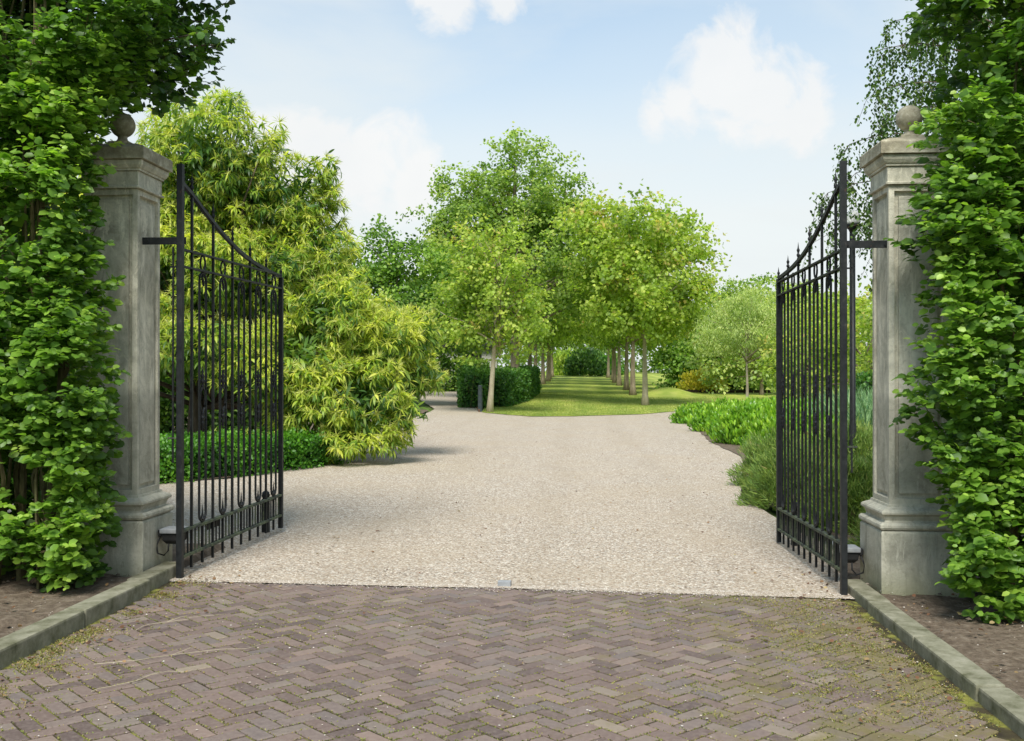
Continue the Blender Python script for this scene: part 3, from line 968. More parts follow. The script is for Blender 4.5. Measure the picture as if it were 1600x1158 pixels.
def opener(x, y, z, s, label):
    root = empty('gate_opener', (x, y, z), label=label, cat='gate opener', group='gate opener boxes at the pillar feet')
    MB().square_lathe([(.05, .0), (.075, .03), (.08, .085)], (0, 0, 0)).build('motor_housing', M['black_plastic'], root, bevel=.008)
    MB().box((-.09, -.095, .087), (.09, .085, .125)).build('lid', M['grey_lid'], root, bevel=.01)
    MB().box((-.03 - .0, .06, .045), (.03, .62, .08)).build('arm', M['grey_lid'], root, bevel=.006)
    MB().box((-s * .08 - .04, -.05, .06), (-s * .08 + .04, .05, .11)).build('bracket', M['black_plastic'], root, bevel=.006)
    pts = [(-s * .1, -.04, .06), (-s * .125, -.06, -.01), (-s * .11, -.07, -.07), (-s * .06, -.07, -.085), (-s * .03, -.06, -.05), (-s * .03, -.05, .01)]
    MB().tube(pts, .007, 6).build('cable', M['black_plastic'], root, smooth=True)


opener(-3.19, 8.12, .28, 1, 'grey lidded gate opener fixed low on the left pillar')
opener(2.08, 8.35, .15, -1, 'grey lidded gate opener fixed low on the right pillar')

# gate stop block in the middle of the threshold, and the catch posts
root = empty('gate_stop', (-.565, 7.93, H(-.5, 7.9)), R(-4), label='small grey metal gate stop at the middle edge of the gravel', cat='gate stop')
MB().box((-.05, -.02, -.03), (.05, .04, .045)).build('block', M['grey_lid'], root, bevel=.006)
MB().box((-.052, -.03, -.02), (.052, .05, .006)).build('foot_plate', M['galv'], root, bevel=.002)
for (x, y, lab) in ((-3.12, 10.30, 'short black catch post at the free end of the left gate'), (2.06, 10.2, 'short black catch post at the free end of the right gate')):
    root = empty('catch_post', (x, y, H(x, y)), label=lab, cat='catch post', group='catch posts for the open gate leaves')
    MB().box((-.035, -.03, -.1), (.035, .03, .34)).build('post', M['metal'], root, bevel=.005)
    MB().lathe([(.03, .34), (.042, .37), (.036, .405), (.015, .42), (.002, .423)], n=12).build('knob', M['metal'], root, smooth=True)

# lamp post with a globe behind the right gate
lx, ly = 3.64, 14.26
root = empty('lamp_post', (lx, ly, H(lx, ly)), label='dark green lamp post with a white globe behind the right gate', cat='lamp post')
MB().lathe([(.075, -.1), (.075, .08), (.06, .14), (.05, .2), (.046, 1.0), (.040, 1.02), (.038, 3.56)], n=16).build('pole', M['metal'], root, smooth=True)
MB().lathe([(.035, 3.56), (.05, 3.60), (.095, 3.64), (.105, 3.67)], n=20).build('cup', M['metal'], root, smooth=True)
MB().lathe([(.10, 3.67), (.104, 3.70), (.10, 3.76), (.085, 3.81), (.05, 3.85), (.003, 3.865)], n=20).build('globe', M['white'], root, smooth=True)


# ------------------------------------------------------------------ plants
def lobed_leaves(lobes, n_clump, per, cr, size, tmpl, flat=.6, droop=.2, wid=1.0, shell=.45, carve=.25, tbase=.45, tspread=.16, seed=1, zmin=-1e9, updir=.35, cluster=False, ncut=-.12, nscale=.9, topbright=.05):
    """leaf clumps spread through ellipsoid lobes ((cx,cy,cz),(rx,ry,rz)); returns geometry and the clump centres"""
    r = np.random.default_rng(seed)
    C = []
    vol = np.array([l[1][0] * l[1][1] * l[1][2] for l in lobes]) ** .75; vol = vol / vol.sum()
    tries = 0
    while len(C) < n_clump and tries < n_clump * 12:
        tries += 1
        i = r.choice(len(lobes), p=vol)
        c, rr = np.array(lobes[i][0]), np.array(lobes[i][1])
        d = unit(r.normal(0, 1, 3)); rad = shell + (1 - shell) * r.random() ** .6
        lump = 1 + carve * noise.noise(Vector(d * 2.3 + i * 7.1 + seed))
        p = c + d * rr * rad * lump
        if p[2] < zmin: continue
        if noise.noise(Vector(p * nscale + seed * 3.3)) < ncut: continue
        C.append((*p, *d, rad))
    C = np.array(C)
    n = len(C)
    ct = tbase + r.normal(0, tspread, n) + topbright * C[:, 5] + .22 * np.array([noise.noise(Vector(q * .8 + 9)) for q in C[:, :3]])  # topbright puts light into the tint: lobe tops paler, undersides darker
    cs = cr * r.uniform(.6, 1.35, n)
    P = np.repeat(C[:, :3], per, 0)
    D = np.repeat(C[:, 3:6], per, 0)
    csr = np.repeat(cs, per)[:, None]
    if cluster:   # leaves radiate from one shoot tip
        off = unit(r.normal(0, 1, (n * per, 3)) + D * .7 + np.array([0, 0, .1]))
        off[:, 2] *= .8
        P2 = P + off * csr * .12
        U = unit(off + np.array([0, 0, -droop]))
        Nn = unit(np.array([0, 0, 1]) + off * .35 + r.normal(0, .3, P.shape))
        hgt = off[:, 2]
    else:
        o = np.clip(r.normal(0, .55, (n * per, 3)), -1, 1); o[:, 2] *= flat
        P2 = P + o * csr
        U = unit(r.normal(0, .8, P.shape) + D * .5 + np.array([0, 0, -droop]))
        Nn = unit(D * .8 + np.array([0, 0, updir * 2]) + r.normal(0, .55, P.shape))
        hgt = o[:, 2]
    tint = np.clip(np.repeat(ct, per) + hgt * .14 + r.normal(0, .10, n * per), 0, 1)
    S = r.uniform(.7, 1.2, n * per) * size
    return leaf_geo(P2, U, Nn, S, tmpl, tint, wid), C


def limbs(trunk_top, C, k, r0, seed, sides=5, sag=.25, base_z=None):
    rr = random.Random(seed)
    b = MB()
    idx = list(range(len(C))); rr.shuffle(idx)
    top = Vector(trunk_top)
    for i in idx[:k]:
        e = Vector(C[i][:3])
        z0 = base_z if base_z is not None else top.z
        s = Vector((top.x, top.y, z0 + (min(max(e.z - .8, z0), top.z) - z0) * rr.uniform(.3, .9)))
        L = (e - s).length
        m1 = s.lerp(e, .35) + Vector((rr.gauss(0, .06), rr.gauss(0, .06), .06)) * L
        m2 = s.lerp(e, .7) + Vector((rr.gauss(0, .05), rr.gauss(0, .05), .04)) * L
        q = r0 * min(1, L / 3 + .25)
        b.tube([s, m1, m2, e], [q, q * .62, q * .36, q * .1], sides)
    return b


def tree(name, x, y, lobes, trunk_h, r0, leafmat, barkmat, n_clump, per, cr, size, tmpl, seed, label, cat='tree', group=None, lean=(0, 0), top=None, k_limb=26, **kw):
    """lobes are relative to the tree's foot"""
    root = empty(name, (x, y, H(x, y)), label=label, cat=cat, group=group)
    top = top or trunk_h * 1.9
    pts, rad = [], []
    for i in range(9):
        t = i / 8
        pts.append((lean[0] * t + .05 * math.sin(seed + t * 5) * t, lean[1] * t, -.1 + (top + .1) * t)); rad.append(r0 * (1 + .45 * max(0, .12 - t) / .12) * (1 - .75 * t))
    MB().tube(pts, rad, 10).build('trunk', barkmat, root, smooth=True)
    g, C = lobed_leaves(lobes, n_clump, per, cr, size, tmpl, seed=seed, **kw)
    limbs((lean[0], lean[1], top), C, k_limb, r0 * .42, seed, base_z=trunk_h).build('limbs', barkmat, root, smooth=True)
    link_mesh('crown', np_mesh('crown', *g), leafmat, root, kind='stuff')
    return root


# avenue: first trees of each row are their own, the further ones repeat three shapes
def plane_lobes(r, z0, z1, rs_):
    rr = random.Random(rs_)
    c = (z0 + z1) / 2; h = (z1 - z0) / 2
    L = [((0, 0, c), (r * .82, r * .82, h * .92))]
    for i in range(9):
        a = i * 2.4 + rr.random(); q = rr.uniform(.35, .62) * r; zz_ = c + rr.uniform(-.55, .7) * h
        L.append(((q * math.cos(a), q * math.sin(a), zz_), (r * .42, r * .42, h * .34)))
    return L


t_right = tree('plane_tree', 3.32, 53.3, plane_lobes(4.5, 2.7, 10.6, 5), 2.9, .17, M['plane'], M['bark_pale'], 760, 34, .62, .175, T_LOBED, 21,
               'round crowned lime green plane tree heading the right avenue row', group='avenue trees along the lawn', tbase=.60, carve=.42, shell=.35, ncut=-.17, nscale=.75, droop=.35)
t_tall = tree('plane_tree', -3.55, 58, [((-.9, 0, 7.5), (4.6, 4.6, 4.6)), ((.6, 0, 11.3), (2.6, 2.8, 3.6)), ((-2.4, 0, 10.6), (2.2, 2.4, 2.8)), ((2.0, 0, 9.3), (2.7, 2.6, 3.0)), ((-3.4, 0, 8.2), (2.0, 2.2, 2.6)), ((3.2, -.4, 6.4), (2.2, 2, 2.8)), ((0.1, 0, 13.3), (1.2, 1.3, 1.6)), ((-3.3, 0, 11.4), (1.5, 1.5, 2.0)), ((3.0, 0, 11.0), (1.5, 1.5, 1.8)), ((-4.3, 0, 9.0), (1.3, 1.3, 1.6))],
              2.8, .28, M['poplar'], M['bark_mid'], 1150, 32, .60, .165, T_LOBED, 33, 'tallest avenue tree, loose pale green crown above the clipped hedge', group='avenue trees along the lawn',
              top=13, k_limb=60, tbase=.52, tspread=.18, carve=.42, shell=.3, ncut=-.12, nscale=.85)
t_young = tree('plane_tree', -3.81, 44.6, [((-.0, 0, 5.1), (2.3, 2.3, 3.0)), ((-1.3, 0, 3.3), (1.5, 1.3, .9)), ((1.2, 0, 4.0), (1.7, 1.5, 1.5)), ((.2, 0, 6.9), (1.2, 1.2, 1.4)), ((-.9, 0, 5.4), (1.4, 1.2, 1.5))],
               2.4, .13, M['plane'], M['bark_pale'], 400, 26, .5, .14, T_LOBED, 44, 'slender pale trunked young plane tree beside the grey bollard', group='avenue trees along the lawn',
               lean=(.45, 0), top=7, k_limb=40, tbase=.52, carve=.4, shell=.25, ncut=-.16, nscale=1.1)
va = tree('plane_tree', 3.4, 67, plane_lobes(4.3, 2.9, 9.8, 8), 3.0, .20, M['plane'], M['bark_mid'], 430, 22, .68, .26, T_KITE, 55, 'second avenue tree from the lawn edge in the right row', group='avenue trees along the lawn', tbase=.5, shell=.4, carve=.35, ncut=-.2)
vb = tree('plane_tree', -3.2, 68.5, plane_lobes(4.6, 2.8, 10.4, 9), 3.0, .20, M['plane'], M['bark_mid'], 430, 22, .68, .26, T_KITE, 66, 'avenue tree just past the clipped hedge in the left row', group='avenue trees along the lawn', tbase=.5, shell=.4, carve=.35, ncut=-.2)
words = ['third', 'fourth', 'fifth', 'sixth', 'seventh', 'eighth']
for i, (x, y) in enumerate([(3.45, 77), (3.35, 88.5), (3.3, 98), (3.5, 109), (3.35, 121)]):
    copy_tree((va, vb)[i % 2], loc=(x, y, H(x, y)), rz=1.3 * i + .7, label='%s avenue tree from the lawn edge in the right row' % words[i])
for i, (x, y) in enumerate([(-3.3, 79.3), (-3.1, 90), (-2.95, 100), (-3.1, 110), (-3.1, 121)]):
    copy_tree((vb, va)[i % 2], loc=(x, y, H(x, y)), rz=1.1 * i + 2.0, label='%s avenue tree counted from the young one in the left row' % words[i + 1])

# sweet chestnut, many-lobed, drooping yellow green shoots
def cw(u, v, Z):
    """survey helper for the chestnut's lobes: bearing/elevation and distance to metres"""
    X = (u - 800) / 1640 * Z
    return (X * math.cos(th) - Z * math.sin(th), X * math.sin(th) + Z * math.cos(th), 1.6 - (v - 588) / 1640 * Z)


cx0, cy0 = cw(306, 640, 20.5)[:2]
chest = empty('chestnut_tree', (cx0, cy0, H(cx0, cy0)), label='large chestnut tree with drooping yellow green narrow leaves behind the left gate', cat='tree')
LB = [(330, 235, 20, 1.25, 1.2), (300, 300, 20.5, 1.3, 1.2), (415, 300, 20.5, 1.1, 1.0), (470, 330, 20.5, .8, .9), (350, 420, 20, 1.5, 1.0), (265, 400, 20, 1.2, 1.2), (430, 430, 20, 1.1, .9),
      (480, 400, 20.3, .9, .9), (520, 500, 19.6, 1.0, .8), (580, 545, 19.8, 1.0, .7), (560, 620, 19.0, 1.0, .75), (640, 590, 20.3, .6, .4), (500, 640, 18.9, .9, .9), (470, 560, 19.2, 1.0, .8), (610, 650, 18.9, .55, .45),
      (590, 690, 18.7, .5, .3), (330, 540, 18.9, 1.3, .55), (400, 590, 18.6, .8, .5), (220, 520, 19, 1.0, .8), (150, 400, 20.5, 1.2, 1.4), (60, 380, 21.5, 1.6, 1.5), (90, 520, 20.5, 1.4, 1.0), (495, 270, 20.5, .4, .4), (640, 520, 20.6, .7, .5),
      (540, 690, 18.5, .7, .25), (330, 700, 17.6, .25, .2), (400, 700, 17.9, .4, .25)]
lobes = []
for (u, v, Z, rx, rz_) in LB:
    p = cw(u, v, Z)
    lobes.append(((p[0] - cx0, p[1] - cy0, p[2] - H(cx0, cy0)), (rx, rx * 1.0, rz_)))
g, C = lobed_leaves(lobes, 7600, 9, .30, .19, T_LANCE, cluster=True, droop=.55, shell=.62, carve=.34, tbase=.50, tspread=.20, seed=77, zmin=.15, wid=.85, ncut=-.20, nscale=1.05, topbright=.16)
# leaves that show largest are objects of their own
def split_leaves(g, tmpl, root, mat, score, count, meshes=10, name='foliage'):
    V, F, T = g
    k, fk = len(tmpl[0]), len(tmpl[1])
    n = len(V) // k
    base = V.reshape(n, k, 3)
    sc = score(base[:, 0])
    pick = np.argsort(sc)[:count]
    keep = np.ones(n, bool); keep[pick] = False
    kv = base[keep].reshape(-1, 3)
    kf = (tmpl[1][None] + (np.arange(keep.sum()) * k)[:, None, None]).reshape(-1, 3)
    kt = T.reshape(n, k)[keep].ravel()
    link_mesh(name, np_mesh(name, kv, kf, kt), mat, root, kind='stuff')
    tm = []
    for q in range(meshes):
        i = pick[q]
        me = np_mesh('leaf', tmpl[0] * np.array([1, lw_of(base[i], tmpl), 1]), tmpl[1], T.reshape(n, k)[i])
        me.materials.append(mat); tm.append(me)
    tipi = int(np.argmax(tmpl[0][:, 0]))
    li, ri = (1, 2) if tmpl is T_LANCE else (3, 5)
    for q, i in enumerate(pick):
        b0 = Vector(base[i, 0]); tip = Vector(base[i, tipi]); l_, r_ = Vector(base[i, li]), Vector(base[i, ri])
        U = (tip - b0); S = U.length; U.normalize()
        Vv = (l_ - r_); Vv = (Vv - U * Vv.dot(U)).normalized(); Nn = U.cross(Vv)
        o = bpy.data.objects.new('leaf', tm[q % meshes]); COL.objects.link(o); o.parent = root
        mt = Matrix((U, Vv, Nn)).transposed().to_4x4(); mt.translation = b0
        o.matrix_local = mt @ Matrix.Scale(S, 4)


def lw_of(b, tmpl):
    return 1.0


cc = np.array([-cx0, -cy0, 1.6])
rk = np.random.default_rng(99)
m = 17
Pk = np.repeat(C[:, :3], m, 0); Dk = np.repeat(C[:, 3:6], m, 0)
offk = unit(rk.normal(0, .8, Pk.shape) + Dk * .8 + np.array([0, 0, .45]))
okk = np.repeat(rk.random(len(C)) < .72, m) & (Dk[:, 2] > -.6)
Pk, offk, Dk = Pk[okk], offk[okk], Dk[okk]
gk = leaf_geo(Pk + Dk * .03, unit(offk + np.array([0, 0, -.12])), unit(rk.normal(0, 1, Pk.shape)), rk.uniform(.10, .20, len(Pk)), T_NEEDLE, np.clip(rk.normal(.5, .25, len(Pk)), 0, 1), 1.5)
link_mesh('catkins', np_mesh('catkins', *gk), M['catkin'], chest, kind='stuff')
# front-most leaves on the face turned to the drive
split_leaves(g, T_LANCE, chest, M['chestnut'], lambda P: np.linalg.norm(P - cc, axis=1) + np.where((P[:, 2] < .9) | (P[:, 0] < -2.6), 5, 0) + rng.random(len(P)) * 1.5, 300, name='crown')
b = MB()
b.tube([(0, 0, -.1), (.02, 0, .6), (.05, 0, 1.4), (.12, .1, 3), (.1, .1, 5.2)], [.2, .17, .15, .11, .03], 10)
b.build('trunk', M['bark'], chest, smooth=True)
limbs((.1, .1, 5), C, 130, .06, 5, base_z=.9).build('limbs', M['bark'], chest, smooth=True)
# deep inner leaves close the crown
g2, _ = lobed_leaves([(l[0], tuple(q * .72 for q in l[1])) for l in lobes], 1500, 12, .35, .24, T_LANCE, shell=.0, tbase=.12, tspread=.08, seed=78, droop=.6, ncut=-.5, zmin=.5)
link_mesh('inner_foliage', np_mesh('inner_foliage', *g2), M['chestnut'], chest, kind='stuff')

# trees behind the chestnut, and at the far left
tree('maple_tree', *cw(610, 600, 50)[:2], [((0, 0, 4.6), (2.9, 2.6, 3.2)), ((-.9, 0, 7.2), (1.5, 1.4, 1.7)), ((1.3, 0, 6.2), (1.9, 1.6, 2.0)), ((2.6, 0, 4.2), (1.8, 1.6, 2.4)), ((-2.4, 0, 5.2), (1.6, 1.6, 2.2))], 1.6, .2, M['darktree'], M['bark'], 620, 30, .55, .165, T_OVAL, 91,
     'dark green bushy maple standing between the chestnut and the avenue', tbase=.5, tspread=.2, carve=.4, ncut=-.2)
tree('maple_tree', *cw(690, 600, 92)[:2], [((0, 0, 5), (4.5, 3, 4.2)), ((-4, 0, 4.4), (3, 2.6, 3.6)), ((3.4, 0, 5), (3.2, 2.6, 3.8))], 2, .25, M['darktree'], M['bark'], 420, 24, .8, .3, T_KITE, 92,
     'broad dark maple rising behind the low pale building', tbase=.3, ncut=-.35)
tree('maple_tree', *cw(-20, 600, 34)[:2], [((0, 0, 5), (5, 4, 4.5)), ((5, 2, 5), (3.5, 3, 3.6))], 2, .25, M['plane'], M['bark'], 420, 24, .75, .26, T_KITE, 93, 'light green tree glimpsed through gaps in the left hedge', tbase=.5, ncut=-.35)
tree('maple_tree', *cw(450, 600, 62)[:2], [((0, 0, 4.6), (5, 3, 4.2)), ((-7, 0, 4.6), (4, 3, 4)), ((5, 0, 4.), (3, 2, 3.2))], 2, .25, M['darktree'], M['bark'], 420, 24, .85, .3, T_KITE, 94, 'wide dark tree hidden behind the chestnut crown', tbase=.35, ncut=-.35)


# clipped hedge and box: dense leaves over a boxy body
def hedge_body(name, pts, width, h, leafmat, size, dens, tmpl, seed, label, cat='hedge', jit=.05, zf=lambda t: 1.0):
    """pts: centre line; a rounded box of leaves along it with a twiggy core"""
    r = np.random.default_rng(seed)
    base = Vector(pts[0])
    root = empty(name, (base.x, base.y, H(base.x, base.y)), label=label, cat=cat)
    G = []
    core = MB()
    for (a, b_) in zip(pts, pts[1:]):
        a, b_ = np.array(a), np.array(b_)
        L = np.linalg.norm(b_ - a); d = (b_ - a) / L; nn = np.array([-d[1], d[0]])
        area = L * (width + 2 * h) + 2 * width * h
        n = int(area * dens)
        t = r.random(n); which = r.random(n)
        wtop = width / (width + 2 * h)
        s = np.where(which < wtop, r.uniform(-.5, .5, n) * width, np.where(which < wtop + (1 - wtop) / 2, -.5, .5) * width)
        z = np.where(which < wtop, h, r.random(n) * h)
        endm = r.random(n) < (2 * width * h) / area
        t = np.where(endm, np.round(t), t)
        s = np.where(endm, r.uniform(-.5, .5, n) * width, s); z = np.where(endm, r.random(n) * h, z)
        out = np.zeros((n, 3))
        out[:, :2] = np.where(endm[:, None], (2 * t - 1)[:, None] * d[None], np.sign(s)[:, None] * nn[None])
        topm = (which < wtop) & ~endm
        out[topm] = (0, 0, 1)
        xy = a[None] + (b_ - a)[None] * t[:, None] + nn[None] * s[:, None]
        lump = np.array([noise.noise(Vector((p[0] * 1.4, p[1] * 1.4, q * 1.4 + seed))) for p, q in zip(xy, z)])
        P = np.stack([xy[:, 0] - base.x, xy[:, 1] - base.y, z + Hn(xy[:, 0], xy[:, 1]) - H(base.x, base.y)], -1) + out * (r.normal(0, jit, n) + lump * jit * 2.2)[:, None]
        U = unit(out * .6 + r.normal(0, .7, (n, 3)) + np.array([0, 0, .25]))
        Nn = unit(out + r.normal(0, .6, (n, 3)) + np.array([0, 0, .5]))
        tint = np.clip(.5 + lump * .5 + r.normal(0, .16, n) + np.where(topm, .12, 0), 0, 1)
        G.append(leaf_geo(P, U, Nn, size * r.uniform(.7, 1.3, n), tmpl, tint, 1))
        # twigs inside
        for _ in range(int(L * 7)):
            q = r.random(); c = a + (b_ - a) * q + nn * r.uniform(-.3, .3) * width
            z0 = H(c[0], c[1]) - H(base.x, base.y)
            core.tube([(c[0] - base.x, c[1] - base.y, z0 - .05), (c[0] - base.x + r.normal(0, .08), c[1] - base.y + r.normal(0, .08), z0 + h * .5),
                       (c[0] - base.x + r.normal(0, .16), c[1] - base.y + r.normal(0, .16), z0 + h * .93)], [.014, .01, .004], 4)
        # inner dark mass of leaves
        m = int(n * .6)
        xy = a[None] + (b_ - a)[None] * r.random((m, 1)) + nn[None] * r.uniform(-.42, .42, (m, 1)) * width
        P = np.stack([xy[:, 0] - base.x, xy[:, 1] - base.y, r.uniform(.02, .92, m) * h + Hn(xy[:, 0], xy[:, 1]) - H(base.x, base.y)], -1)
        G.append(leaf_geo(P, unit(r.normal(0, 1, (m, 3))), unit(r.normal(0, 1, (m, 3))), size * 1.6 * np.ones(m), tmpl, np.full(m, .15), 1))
    V, F, T = join_geo(G)
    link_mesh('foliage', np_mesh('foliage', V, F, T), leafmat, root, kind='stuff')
    core.build('stems', M['twig'], root)
    return root


hedge_body('clipped_hedge', [(-4.15, 49.2), (-3.55, 56), (-3.4, 69)], 1.5, 1.62, M['beech'], .13, 150, T_KITE, 5, 'clipped green hedge block beside the lawn, behind the young tree')
hedge_body('clipped_hedge', [(-4.9, 48.2), (-7.6, 73)], 1.1, 1.6, M['beech'], .13, 110, T_KITE, 15, 'far part of the clipped hedge bordering the gravel side drive')
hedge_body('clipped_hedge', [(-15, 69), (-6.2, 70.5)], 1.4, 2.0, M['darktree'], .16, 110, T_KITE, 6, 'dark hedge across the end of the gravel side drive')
hedge_body('clipped_hedge', [(-15, 23.5), (-10, 24.5), (-7.2, 26.5)], 1.2, 1.7, M['darktree'], .13, 160, T_KITE, 19, 'dark hedge added to darken the gap behind the chestnut trunk')  # added dark mass, stands in for the shade under the chestnut crown
hedge_body('low_hedge', [(-9.5, 12.9), (-6.6, 14.6), (-5.6, 16.0), (-4.7, 18.4)], 1.15, .52, M['box'], .055, 1100, T_KITE, 7, 'low bright green box hedge edging the gravel under the chestnut', jit=.055)
hedge_body('low_hedge', [(-9.5, 14.2), (-7.2, 15.8), (-5.9, 18.2)], 1.3, .50, M['box'], .06, 600, T_KITE, 17, 'second low box hedge strip further in under the chestnut', jit=.03)


def shrub(name, x, y, r, h, mat, size, tmpl, n_clump, per, cr, seed, label, group=None, cat='shrub', upright=.8, tbase=.5, wid=1.0, stems=14, ry=None):
    root = empty(name, (x, y, H(x, y)), label=label, cat=cat, group=group)
    g_ = np.random.default_rng(seed)
    d = unit(g_.normal(0, 1, (n_clump, 3))); d[:, 2] = np.abs(d[:, 2])
    rad = g_.uniform(.5, 1, n_clump) ** .6
    lump = np.array([1 + .3 * noise.noise(Vector(q * 2.2 + seed)) for q in d])
    C = d * (rad * lump)[:, None] * np.array([r, ry or r, h]); C[:, 2] = np.maximum(C[:, 2], .03)
    P = np.repeat(C, per, 0) + g_.normal(0, cr, (n_clump * per, 3)) * np.array([1, 1, .6])
    P[:, 2] = np.maximum(P[:, 2], .01)
    D = np.repeat(d, per, 0)
    U = unit(D * .8 + np.array([0, 0, upright]) + g_.normal(0, .45, P.shape))
    Nn = unit(D + np.array([0, 0, .6]) + g_.normal(0, .5, P.shape))
    tint = np.clip(tbase + np.repeat(g_.normal(0, .15, n_clump) + (rad - .8) * .5, per) + g_.normal(0, .1, len(P)), 0, 1)
    geo = leaf_geo(P, U, Nn, size * g_.uniform(.7, 1.25, len(P)), tmpl, tint, wid)
    link_mesh('foliage', np_mesh('foliage', *geo), mat, root, kind='stuff')
    b = MB()
    for i in range(stems):
        e = Vector(C[i % len(C)]); b.tube([(e.x * .15, e.y * .15, -.05), (e.x * .5, e.y * .5, e.z * .5), tuple(e)], [.014, .009, .003], 4)
    b.build('stems', M['twig'], root)
    return root


# laurel bed
laur = [(4.5, 20.8, .9, .8, 'laurel beside the reeds behind the right gate bars'), (4.4, 23.2, .8, .8, 'laurel between the reeds and the gravel'), (4.35, 37.0, 1.2, .95, 'bright green laurel at the far tip of the curved bed'), (5.0, 34.4, 1.3, 1.0, 'bright green laurel second from the lawn in the curved bed'),
        (4.3, 31.6, 1.0, .85, 'bright green laurel at the gravel edge of the curved bed, middle'), (4.45, 28.6, .95, .85, 'low bright laurel bordering the gravel below the willow'),
        (4.15, 25.6, .8, .8, 'bright laurel nearest the gate in the curved bed'), (5.2, 29.8, 1.1, 1.0, 'rounded lime laurel behind the edge row'), (5.3, 26.3, 1.0, .95, 'lime laurel behind the nearest laurel'),
        (6.3, 33, 1.3, 1.1, 'laurel at the foot of the small willow'), (6.4, 38.5, 1.5, 1.0, 'laurel at the back of the bed beside the lawn'), (6.5, 28.5, 1.1, 1.0, 'laurel seen through the right gate'), (8, 36, 1.6, 1.1, 'laurel far right behind the gate bars'), (7.9, 30, 1.3, 1.0, 'laurel deep in the bed behind the right pillar')]
for i, (x, y, r_, h_, lab) in enumerate(laur):
    h_ *= (.70 if y > 30 else .88 if y > 27 else 1.0) * (1 + .12 * math.sin(i * 2.3)); r_ *= .92
    shrub('laurel_shrub', x, y, r_, h_, M['laurel'], .145, T_LANCE, 300, 20, .09, 200 + i, lab, 'lime green laurels in the curved bed', wid=1.5, upright=1.5)
# junipers
yw = [(2.72, 13.2, .62, .75, 'feathery green juniper spilling onto the gravel beside the right gate'), (2.95, 11.4, .55, .7, 'fine needled juniper behind the right gate bars'), (3.1, 9.9, .5, .75, 'juniper growing tight behind the right pillar foot'),
      (3.75, 14.6, .9, 1.05, 'taller juniper around the lamp post'), (3.9, 12.0, .8, 1.15, 'juniper between lamp post and right pillar'), (3.0, 15.6, .7, .8, 'juniper nearest the laurels'), (5.2, 13.5, 1.2, 1.2, 'broad juniper behind the right hedge')]
for i, (x, y, r_, h_, lab) in enumerate(yw):
    shrub('juniper_shrub', x, y, r_, h_, M['yew'], .085, T_NEEDLE, 520, 26, .05, 300 + i, lab, 'feathery junipers behind the right gate', wid=2.2, upright=.5)
# reeds
rx_, ry_ = 6.4, 21.5
root = empty('reed_clump', (rx_, ry_, H(rx_, ry_)), label='tall blue green reed grass behind the right gate', cat='reeds')
n = 9000
xy = np.stack([rng.uniform(-1.2, 2.8, n), rng.uniform(-1.5, 2.2, n)], -1)
U = unit(np.stack([rng.normal(.10, .2, n), rng.normal(0, .2, n), np.ones(n)], -1))
g = leaf_geo(np.concatenate([xy, np.zeros((n, 1))], 1), U, unit(rng.normal(0, 1, (n, 3))), rng.uniform(.8, 1.55, n), T_LANCE, rng.random(n), .11)
link_mesh('blades', np_mesh('blades', *g), M['reed'], root, kind='stuff')
hedge_body('clipped_hedge', [(8.6, 33), (16, 31)], 1.2, 1.7, M['beech'], .12, 170, T_KITE, 18, 'bright hedge glimpsed between the right gate and its pillar')

